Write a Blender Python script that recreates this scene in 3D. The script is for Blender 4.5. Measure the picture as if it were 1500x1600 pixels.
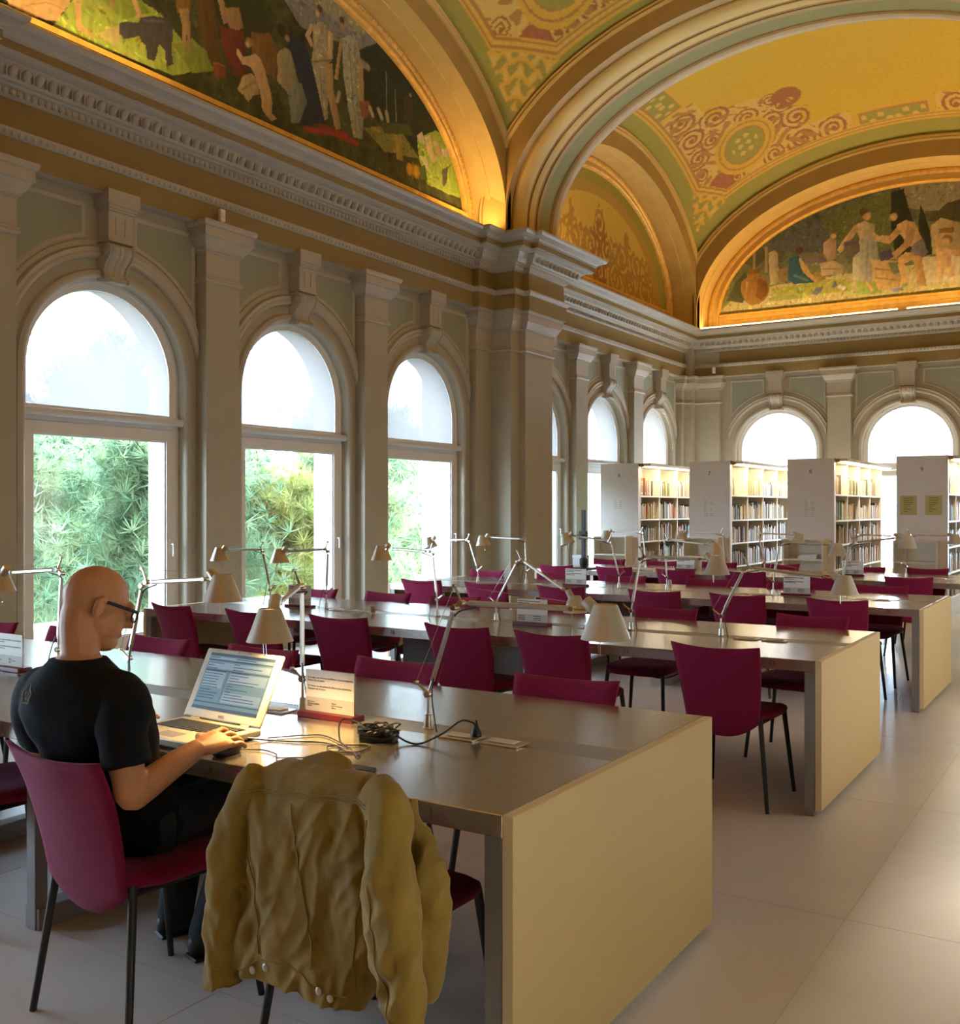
import bpy, bmesh, math, random
import numpy as np
from mathutils import Vector, Matrix, Euler, noise as mnoise

for o in list(bpy.data.objects):
    bpy.data.objects.remove(o, do_unlink=True)
SC = bpy.context.scene
COL = SC.collection
RNG = random.Random(7)
NPR = np.random.RandomState(11)
pi = math.pi

# ---------------------------------------------------------------- camera
CAM_H, YAW, FPX, V0 = 1.483, math.radians(32.42), 1584.4, 795.0
cam_d = bpy.data.cameras.new('camera')
cam_d.sensor_fit = 'HORIZONTAL'; cam_d.sensor_width = 36.0
cam_d.lens = 36.0 * FPX / 1500.0
cam_d.shift_y = (V0 - 800.0) / 1500.0
cam_d.clip_start = 0.05; cam_d.clip_end = 300
cam = bpy.data.objects.new('camera', cam_d); COL.objects.link(cam)
cam.location = (0, 0, CAM_H); cam.rotation_euler = (pi / 2, 0, YAW)
SC.camera = cam
_F = np.array([-math.sin(YAW), math.cos(YAW)]); _R = np.array([math.cos(YAW), math.sin(YAW)])
def _ray(u, v):
    d = _F + (u - 750.0) / FPX * _R
    return np.array([d[0], d[1], (V0 - v) / FPX])
def at_x(u, v, x):
    d = _ray(u, v); return d * (x / d[0]) + [0, 0, CAM_H]
def at_y(u, v, y):
    d = _ray(u, v); return d * (y / d[1]) + [0, 0, CAM_H]
def at_z(u, v, z):
    d = _ray(u, v); return d * ((z - CAM_H) / d[2]) + [0, 0, CAM_H]

# ---------------------------------------------------------------- world, sun, exposure
SKY_STRENGTH = 64.0
SUN_STRENGTH = 120.0
EXPOSURE = -1.0
w = bpy.data.worlds.new('sky'); SC.world = w; w.use_nodes = True
bg = w.node_tree.nodes['Background']
bg.inputs[0].default_value = (0.60, 0.77, 1.0, 1); bg.inputs[1].default_value = SKY_STRENGTH
sun_d = bpy.data.lights.new('sun', 'SUN'); sun_d.energy = SUN_STRENGTH; sun_d.angle = 0.5
sun_d.color = (1.0, 0.86, 0.66)
sun = bpy.data.objects.new('sun', sun_d); COL.objects.link(sun)
sun.rotation_euler = Vector((-0.46, -0.62, -0.72)).to_track_quat('-Z', 'Y').to_euler()
sun['kind'] = 'helper'
vs = SC.view_settings
vs.view_transform = 'Standard'; vs.look = 'None'; vs.exposure = EXPOSURE; vs.gamma = 1.0
vs.use_curve_mapping = False
SC.cycles.use_denoising = True
SC.cycles.max_bounces = 10; SC.cycles.diffuse_bounces = 5; SC.cycles.glossy_bounces = 4
SC.cycles.transparent_max_bounces = 16; SC.cycles.transmission_bounces = 6
SC.cycles.sample_clamp_indirect = 6.0
SC.cycles.caustics_reflective = False; SC.cycles.caustics_refractive = False

# ---------------------------------------------------------------- materials
def _new(name):
    m = bpy.data.materials.new(name); m.use_nodes = True
    nt = m.node_tree; b = nt.nodes['Principled BSDF']
    return m, nt, b
def mat(name, col, rough=0.6, metal=0.0, nscale=0, namt=0.12, bump=0, bscale=None, spec=0.5, col2=None, stretch=None, sheen=0, coat=0):
    m, nt, b = _new(name)
    b.inputs['Base Color'].default_value = (*col, 1)
    b.inputs['Roughness'].default_value = rough
    b.inputs['Metallic'].default_value = metal
    b.inputs['Specular IOR Level'].default_value = spec
    if sheen:
        b.inputs['Sheen Weight'].default_value = sheen; b.inputs['Sheen Roughness'].default_value = 0.4
    if coat:
        b.inputs['Coat Weight'].default_value = coat; b.inputs['Coat Roughness'].default_value = 0.15
    if nscale:
        tc = nt.nodes.new('ShaderNodeTexCoord')
        n = nt.nodes.new('ShaderNodeTexNoise'); n.inputs['Scale'].default_value = nscale
        n.inputs['Detail'].default_value = 5; n.inputs['Roughness'].default_value = 0.6
        src = tc.outputs['Object']
        if stretch:
            mp = nt.nodes.new('ShaderNodeMapping'); mp.inputs['Scale'].default_value = stretch
            nt.links.new(src, mp.inputs[0]); src = mp.outputs[0]
        nt.links.new(src, n.inputs['Vector'])
        r = nt.nodes.new('ShaderNodeValToRGB')
        c2 = col2 or tuple(c * (1 - namt) for c in col); c1 = col if col2 else tuple(min(1, c * (1 + namt)) for c in col)
        r.color_ramp.elements[0].position = 0.3; r.color_ramp.elements[1].position = 0.7
        r.color_ramp.elements[0].color = (*c2, 1); r.color_ramp.elements[1].color = (*c1, 1)
        nt.links.new(n.outputs['Fac'], r.inputs[0]); nt.links.new(r.outputs[0], b.inputs['Base Color'])
        if bump:
            n2 = nt.nodes.new('ShaderNodeTexNoise'); n2.inputs['Scale'].default_value = bscale or nscale * 4
            n2.inputs['Detail'].default_value = 3
            nt.links.new(src, n2.inputs['Vector'])
            bp = nt.nodes.new('ShaderNodeBump'); bp.inputs['Strength'].default_value = bump; bp.inputs['Distance'].default_value = 0.01
            nt.links.new(n2.outputs['Fac'], bp.inputs['Height']); nt.links.new(bp.outputs[0], b.inputs['Normal'])
    return m
def emis(name, col, strength, base=1.0):
    m, nt, b = _new(name)
    b.inputs['Base Color'].default_value = (*[c*base for c in col], 1)
    b.inputs['Emission Color'].default_value = (*col, 1); b.inputs['Emission Strength'].default_value = strength
    return m
def vcol_mat(name, rough=0.6, bump=0.0):
    m, nt, b = _new(name)
    a = nt.nodes.new('ShaderNodeVertexColor'); a.layer_name = 'paint'
    n = nt.nodes.new('ShaderNodeTexNoise'); n.inputs['Scale'].default_value = 18; n.inputs['Detail'].default_value = 6
    tc = nt.nodes.new('ShaderNodeTexCoord'); nt.links.new(tc.outputs['Object'], n.inputs['Vector'])
    mr = nt.nodes.new('ShaderNodeMapRange'); mr.inputs['To Min'].default_value = 0.82; mr.inputs['To Max'].default_value = 1.12
    nt.links.new(n.outputs['Fac'], mr.inputs['Value'])
    mx = nt.nodes.new('ShaderNodeVectorMath'); mx.operation = 'SCALE'
    nt.links.new(a.outputs['Color'], mx.inputs[0]); nt.links.new(mr.outputs[0], mx.inputs['Scale'])
    nt.links.new(mx.outputs[0], b.inputs['Base Color'])
    b.inputs['Roughness'].default_value = rough; b.inputs['Specular IOR Level'].default_value = 0.3
    return m
def glass_mat(name, tint=(1, 1, 1), refl=0.06):
    m = bpy.data.materials.new(name); m.use_nodes = True; nt = m.node_tree
    nt.nodes.remove(nt.nodes['Principled BSDF']); out = nt.nodes['Material Output']
    t = nt.nodes.new('ShaderNodeBsdfTransparent'); t.inputs[0].default_value = (*tint, 1)
    g = nt.nodes.new('ShaderNodeBsdfGlossy'); g.inputs['Roughness'].default_value = 0.02
    lw = nt.nodes.new('ShaderNodeLayerWeight'); lw.inputs['Blend'].default_value = 0.25
    mr = nt.nodes.new('ShaderNodeMapRange'); mr.inputs['To Min'].default_value = refl; mr.inputs['To Max'].default_value = 0.6
    nt.links.new(lw.outputs['Facing'], mr.inputs['Value'])
    mx = nt.nodes.new('ShaderNodeMixShader'); nt.links.new(mr.outputs[0], mx.inputs[0])
    nt.links.new(t.outputs[0], mx.inputs[1]); nt.links.new(g.outputs[0], mx.inputs[2]); nt.links.new(mx.outputs[0], out.inputs[0])
    return m
def screen_mat(name, col, trans):
    m = bpy.data.materials.new(name); m.use_nodes = True; nt = m.node_tree
    nt.nodes.remove(nt.nodes['Principled BSDF']); out = nt.nodes['Material Output']
    t = nt.nodes.new('ShaderNodeBsdfTransparent')
    tl = nt.nodes.new('ShaderNodeBsdfTranslucent'); tl.inputs[0].default_value = (*col, 1)
    df = nt.nodes.new('ShaderNodeBsdfDiffuse'); df.inputs[0].default_value = (*col, 1)
    m1 = nt.nodes.new('ShaderNodeMixShader'); m1.inputs[0].default_value = 0.35
    nt.links.new(tl.outputs[0], m1.inputs[1]); nt.links.new(df.outputs[0], m1.inputs[2])
    m2 = nt.nodes.new('ShaderNodeMixShader'); m2.inputs[0].default_value = trans
    nt.links.new(m1.outputs[0], m2.inputs[1]); nt.links.new(t.outputs[0], m2.inputs[2]); nt.links.new(m2.outputs[0], out.inputs[0])
    return m
def leaf_mat(name, c1, c2):
    m, nt, b = _new(name)
    n = nt.nodes.new('ShaderNodeTexNoise'); n.inputs['Scale'].default_value = 1.7; n.inputs['Detail'].default_value = 4
    tc = nt.nodes.new('ShaderNodeTexCoord'); nt.links.new(tc.outputs['Object'], n.inputs['Vector'])
    r = nt.nodes.new('ShaderNodeValToRGB'); r.color_ramp.elements[0].position = .35; r.color_ramp.elements[1].position = .65
    r.color_ramp.elements[0].color = (*c1, 1); r.color_ramp.elements[1].color = (*c2, 1)
    nt.links.new(n.outputs['Fac'], r.inputs[0]); nt.links.new(r.outputs[0], b.inputs['Base Color'])
    b.inputs['Roughness'].default_value = .7
    out = nt.nodes['Material Output']; tl = nt.nodes.new('ShaderNodeBsdfTranslucent'); nt.links.new(r.outputs[0], tl.inputs[0])
    mx = nt.nodes.new('ShaderNodeMixShader'); mx.inputs[0].default_value = .45
    nt.links.new(b.outputs[0], mx.inputs[1]); nt.links.new(tl.outputs[0], mx.inputs[2]); nt.links.new(mx.outputs[0], out.inputs[0])
    return m

M = dict(
    wall=mat('wall_plaster', (.395, .355, .27), .75, nscale=1.3, namt=.05, bump=.06, bscale=60),
    stone=mat('stone_paint', (.41, .37, .285), .7, nscale=2.2, namt=.06, bump=.06, bscale=50),
    stone2=mat('moulding_paint', (.45, .40, .325), .6, nscale=3, namt=.06),
    panel=mat('spandrel_green', (.30, .31, .235), .75, nscale=2, namt=.06),
    frieze=mat('frieze_paint', (.25, .165, .05), .7, nscale=1.5, namt=.08),
    gold=mat('gilded_moulding', (.80, .47, .10), .42, metal=.35, nscale=9, namt=.2, bump=.3, bscale=45),
    ochre=mat('ochre_paint', (.62, .40, .10), .65, nscale=1.6, namt=.08),
    brown=mat('brown_shade_paint', (.40, .24, .06), .65, nscale=2, namt=.1),  # on the arch faces this brown also carries their shade
    olive=mat('olive_paint', (.25, .21, .05), .7, nscale=1.5, namt=.08),
    cream=mat('cream_gilt', (.70, .47, .14), .5, nscale=4, namt=.08),
    lip=mat('arch_lip_paint', (.52, .36, .16), .6, nscale=3, namt=.08),
    white=mat('white_paint', (.90, .90, .92), .45, nscale=5, namt=.03),
    blindtube=mat('blind_tube', (.78, .80, .85), .4),
    blind=screen_mat('screen_fabric', (.165, .148, .14), .04),
    glass=glass_mat('window_glass', (.97, 1, .99), .03),
    ext=mat('exterior_render', (.78, .72, .66), .8, nscale=3, namt=.06),
    grey=mat('dark_grey_metal', (.07, .075, .085), .5, nscale=6, namt=.1),
    greymetal=mat('table_frame_metal', (.30, .29, .29), .4, metal=.4, nscale=8, namt=.06),
    top=mat('table_laminate', (.60, .555, .50), .2, metal=.7, nscale=120, namt=.05, spec=1.0, coat=1.0),
    board=mat('end_board', (.62, .45, .21), .5, nscale=140, namt=.06),
    boardedge=mat('end_board_edge', (.78, .62, .38), .5, nscale=60, namt=.04),
    strip=mat('centre_strip', (.30, .28, .25), .35, nscale=40, namt=.05),
    fabric=mat('chair_fabric', (.19, .006, .042), .85, nscale=220, namt=.25, bump=.25, bscale=500, sheen=.06, spec=.2),
    leg=mat('black_tube', (.012, .013, .015), .38, nscale=20, namt=.1),
    alu=mat('aluminium', (.72, .68, .62), .28, metal=.9, nscale=25, namt=.05),
    shade=mat('lamp_shade', (.58, .51, .40), .40, metal=.5, nscale=30, namt=.04),
    shadein=mat('lamp_shade_inside', (.85, .83, .78), .5),
    black=mat('black_plastic', (.01, .01, .011), .45),
    chrome=mat('chrome', (.8, .8, .8), .12, metal=1),
    acrylic=mat('card_paper', (.82, .76, .66), .5, nscale=20, namt=.02),
    cardgrey=mat('card_band', (.55, .50, .42), .5),
    redbase=mat('red_stand', (.13, .008, .008), .35),
    ink=mat('ink', (.03, .025, .02), .6),
    inkred=mat('ink_red', (.16, .02, .02), .6),
    shelf=mat('shelf_white', (.84, .78, .66), .5, nscale=8, namt=.03),
    shelfend=mat('shelf_end', (.80, .74, .70), .55, nscale=6, namt=.03),
    paper=mat('paper', (.80, .80, .82), .6, nscale=6, namt=.03),
    yellowpaper=mat('yellow_paper', (.52, .44, .16), .6),
    laptop=mat('laptop_silver', (.62, .55, .42), .35, metal=.35, nscale=60, namt=.04),
    keys=mat('laptop_keys', (.03, .03, .035), .5),
    skin=mat('skin', (.52, .235, .11), .5, nscale=14, namt=.10, bump=.08, bscale=120, spec=.4),
    shirt=mat('black_shirt', (.0045, .0055, .009), .9, nscale=30, namt=.25, spec=.2),
    trousers=mat('dark_jeans', (.010, .012, .016), .85, nscale=80, namt=.3),
    shoe=mat('shoe', (.015, .015, .017), .5),
    print_=mat('shirt_print', (.22, .19, .15), .8),
    jacket=mat('corduroy', (.25, .155, .022), .9, nscale=5, namt=.22, sheen=.2),
    seam=mat('jacket_seam', (.27, .165, .045), .85, nscale=60, namt=.2),
    button=mat('button_metal', (.62, .58, .50), .35, metal=.6),
    lining=mat('jacket_lining', (.42, .30, .18), .8, nscale=60, namt=.2),
    bark=mat('bark', (.22, .14, .10), .9, nscale=6, namt=.3, bump=.6, bscale=20),
    needle=leaf_mat('pine_needles', (.10, .20, .12), (.25, .33, .17)),
    needle2=leaf_mat('pine_needles_painted_sun', (.20, .25, .07), (.40, .38, .12)),  # yellower copy of the needles, sunlight put into the colour
    paint=vcol_mat('painted_plaster', .65),
    mural=vcol_mat('mural_canvas', .55),
    tube=emis('warm_tube', (1.0, .72, .34), 14),
    led=emis('shelf_strip_light', (1.0, .86, .58), 9),
    bulb=emis('bulb', (1.0, .78, .42), 40),
)
def floor_material():
    m, nt, b = _new('linoleum')
    tc = nt.nodes.new('ShaderNodeTexCoord')
    n = nt.nodes.new('ShaderNodeTexNoise'); n.inputs['Scale'].default_value = 1.1; n.inputs['Detail'].default_value = 8; n.inputs['Roughness'].default_value = .65
    nt.links.new(tc.outputs['Object'], n.inputs['Vector'])
    r = nt.nodes.new('ShaderNodeValToRGB'); r.color_ramp.elements[0].position = .3; r.color_ramp.elements[1].position = .72
    r.color_ramp.elements[0].color = (.61, .56, .52, 1); r.color_ramp.elements[1].color = (.71, .66, .62, 1)
    nt.links.new(n.outputs['Fac'], r.inputs[0]); nt.links.new(r.outputs[0], b.inputs['Base Color'])
    n2 = nt.nodes.new('ShaderNodeTexNoise'); n2.inputs['Scale'].default_value = 6; n2.inputs['Detail'].default_value = 6
    nt.links.new(tc.outputs['Object'], n2.inputs['Vector'])
    mr = nt.nodes.new('ShaderNodeMapRange'); mr.inputs['To Min'].default_value = .22; mr.inputs['To Max'].default_value = .42
    nt.links.new(n2.outputs['Fac'], mr.inputs['Value']); nt.links.new(mr.outputs[0], b.inputs['Roughness'])
    b.inputs['Specular IOR Level'].default_value = .5
    return m
M['floor'] = floor_material()
def ribbed(m, scale, strength):
    nt = m.node_tree; b = nt.nodes['Principled BSDF']; tc = nt.nodes.new('ShaderNodeTexCoord'); wv = nt.nodes.new('ShaderNodeTexWave')
    wv.inputs['Scale'].default_value = scale; wv.inputs['Distortion'].default_value = 1.5; wv.inputs['Detail'].default_value = 1; wv.inputs['Detail Scale'].default_value = .3
    nt.links.new(tc.outputs['Object'], wv.inputs['Vector']); bp = nt.nodes.new('ShaderNodeBump'); bp.inputs['Strength'].default_value = strength; bp.inputs['Distance'].default_value = .002
    nt.links.new(wv.outputs['Fac'], bp.inputs['Height']); nt.links.new(bp.outputs[0], b.inputs['Normal'])
ribbed(M['jacket'], 130, .14)
M['joint'] = mat('floor_joint', (.50, .44, .38), .5)

# ---------------------------------------------------------------- mesh helpers
class MB:
    def __init__(s): s.v = []; s.f = []; s.m = []
    def add(s, vs, fs, mi=0):
        o = len(s.v); s.v.extend([tuple(map(float, p)) for p in vs])
        for f in fs: s.f.append(tuple(i + o for i in f)); s.m.append(mi)
        return s
    def box(s, x0, x1, y0, y1, z0, z1, mi=0):
        return s.add([(x0,y0,z0),(x1,y0,z0),(x1,y1,z0),(x0,y1,z0),(x0,y0,z1),(x1,y0,z1),(x1,y1,z1),(x0,y1,z1)],
                     [(0,3,2,1),(4,5,6,7),(0,1,5,4),(1,2,6,5),(2,3,7,6),(3,0,4,7)], mi)
    def grid(s, P, cu=False, cv=False, mi=0, cap0=False, cap1=False):
        P = np.asarray(P, float); n, m = P.shape[:2]; o = len(s.v)
        s.v.extend(map(tuple, P.reshape(-1, 3)))
        for i in range(n if cu else n - 1):
            i2 = (i + 1) % n
            for j in range(m if cv else m - 1):
                j2 = (j + 1) % m
                s.f.append((o+i*m+j, o+i2*m+j, o+i2*m+j2, o+i*m+j2)); s.m.append(mi)
        if cap0: s.f.append(tuple(o + j for j in range(m))); s.m.append(mi)
        if cap1: s.f.append(tuple(o + (n-1)*m + j for j in reversed(range(m)))); s.m.append(mi)
        return s
    def tube(s, path, r, n=8, cap=True, mi=0, flat=None):
        path = [Vector(p) for p in path]; k = len(path)
        rs = [r] * k if not hasattr(r, '__len__') else list(r)
        T = []
        for i in range(k):
            t = path[min(i+1, k-1)] - path[max(i-1, 0)]
            T.append(t.normalized() if t.length > 1e-9 else Vector((0, 0, 1)))
        a = Vector((0, 0, 1)) if abs(T[0].z) < .9 else Vector((1, 0, 0))
        N = (a - T[0] * a.dot(T[0])).normalized(); P = []
        for i in range(k):
            N = (N - T[i] * N.dot(T[i]))
            N = N.normalized() if N.length > 1e-6 else T[i].orthogonal().normalized()
            B = T[i].cross(N)
            fa, fb = (1, 1) if flat is None else flat
            ri = rs[i] if hasattr(rs[i], '__len__') else (rs[i]*fa, rs[i]*fb)
            P.append([path[i] + N * (ri[0]*math.cos(2*pi*j/n)) + B * (ri[1]*math.sin(2*pi*j/n)) for j in range(n)])
        return s.grid([[tuple(p) for p in row] for row in P], cv=True, mi=mi, cap0=cap, cap1=cap)
    def lathe(s, prof, n=16, loc=(0,0,0), rot=None, mi=0, cap0=False, cap1=False):
        P = []
        for r, z in prof:
            row = []
            for j in range(n):
                p = Vector((r*math.cos(2*pi*j/n), r*math.sin(2*pi*j/n), z))
                if rot is not None: p = rot @ p
                row.append(tuple(p + Vector(loc)))
            P.append(row)
        return s.grid(P, cv=True, mi=mi, cap0=cap0, cap1=cap1)
    def ell(s, c, r, rot=None, nu=14, nv=9, mi=0):
        prof = [(math.sin(pi*i/(nv-1)), -math.cos(pi*i/(nv-1))) for i in range(nv)]
        P = []
        for a, z in prof:
            row = []
            for j in range(nu):
                p = Vector((max(a, 1e-4)*math.cos(2*pi*j/nu)*r[0], max(a, 1e-4)*math.sin(2*pi*j/nu)*r[1], z*r[2]))
                if rot is not None: p = rot @ p
                row.append(tuple(p + Vector(c)))
            P.append(row)
        return s.grid(P, cv=True, mi=mi)
    def prism(s, poly, fn, h0, h1, mi=0):
        n = len(poly)
        vs = [fn(a, b, h0) for a, b in poly] + [fn(a, b, h1) for a, b in poly]
        fs = [tuple(range(n)), tuple(reversed(range(n, 2*n)))] + [(i, n+i, n+(i+1) % n, (i+1) % n) for i in range(n)]
        return s.add(vs, fs, mi)
    def mesh(s, name, mats, smooth=False, angle=40):
        me = bpy.data.meshes.new(name); me.from_pydata(s.v, [], s.f)
        mats = mats if isinstance(mats, (list, tuple)) else [mats]
        for m in mats: me.materials.append(m)
        if len(mats) > 1: me.polygons.foreach_set('material_index', s.m)
        if smooth:
            me.polygons.foreach_set('use_smooth', [True] * len(me.polygons))
            if angle < 180: me.set_sharp_from_angle(angle=math.radians(angle))
        me.update(); return me
    def build(s, name, mats, parent=None, smooth=False, bevel=0, loc=None, angle=40, seg=1):
        return link(name, s.mesh(name, mats, smooth, angle), parent, bevel, loc, seg)
def link(name, me, parent=None, bevel=0, loc=None, seg=1):
    o = bpy.data.objects.new(name, me); COL.objects.link(o)
    if parent: o.parent = parent
    if loc is not None: o.location = loc
    if bevel:
        b = o.modifiers.new('bevel', 'BEVEL'); b.width = bevel; b.segments = seg; b.limit_method = 'ANGLE'
    return o
def empty(name, loc=(0,0,0), rz=0):
    o = bpy.data.objects.new(name, None); COL.objects.link(o); o.location = loc; o.rotation_euler = (0, 0, rz)
    o.empty_display_size = .1; return o
def tag(o, label=None, cat=None, group=None, kind=None):
    if label: o['label'] = label
    if cat: o['category'] = cat
    if group: o['group'] = group
    if kind: o['kind'] = kind
    return o
def copy_tree(o, parent=None):
    c = o.copy(); COL.objects.link(c); c.parent = parent
    for ch in o.children: copy_tree(ch, c)
    return c
TXT = {}
def text(name, body, size, mat_, parent, loc, rot, align='CENTER', ext=.0006):
    key = (body, size, mat_.name, align)
    if key not in TXT:
        cu = bpy.data.curves.new(name, 'FONT'); cu.body = body; cu.size = size; cu.extrude = ext
        cu.align_x = align; cu.align_y = 'CENTER'; cu.resolution_u = 2
        t = bpy.data.objects.new('tmp', cu); COL.objects.link(t)
        dg = bpy.context.evaluated_depsgraph_get(); me = bpy.data.meshes.new_from_object(t.evaluated_get(dg), depsgraph=dg)
        bpy.data.objects.remove(t, do_unlink=True); me.materials.clear(); me.materials.append(mat_); me.name = name; TXT[key] = me
    o = bpy.data.objects.new(name, TXT[key]); COL.objects.link(o)
    if parent: o.parent = parent
    o.location = loc; o.rotation_euler = rot; tag(o, kind='stuff' if len(body) > 4 else None); return o
def spline(pts, n=8):
    pts = [np.array(p, float) for p in pts]; out = []
    for i in range(len(pts) - 1):
        p0, p1, p2, p3 = pts[max(i-1, 0)], pts[i], pts[i+1], pts[min(i+2, len(pts)-1)]
        for k in range(n):
            t = k / n
            out.append(.5*((2*p1)+(-p0+p2)*t+(2*p0-5*p1+4*p2-p3)*t*t+(-p0+3*p1-3*p2+p3)*t**3))
    out.append(pts[-1]); return out
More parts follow.
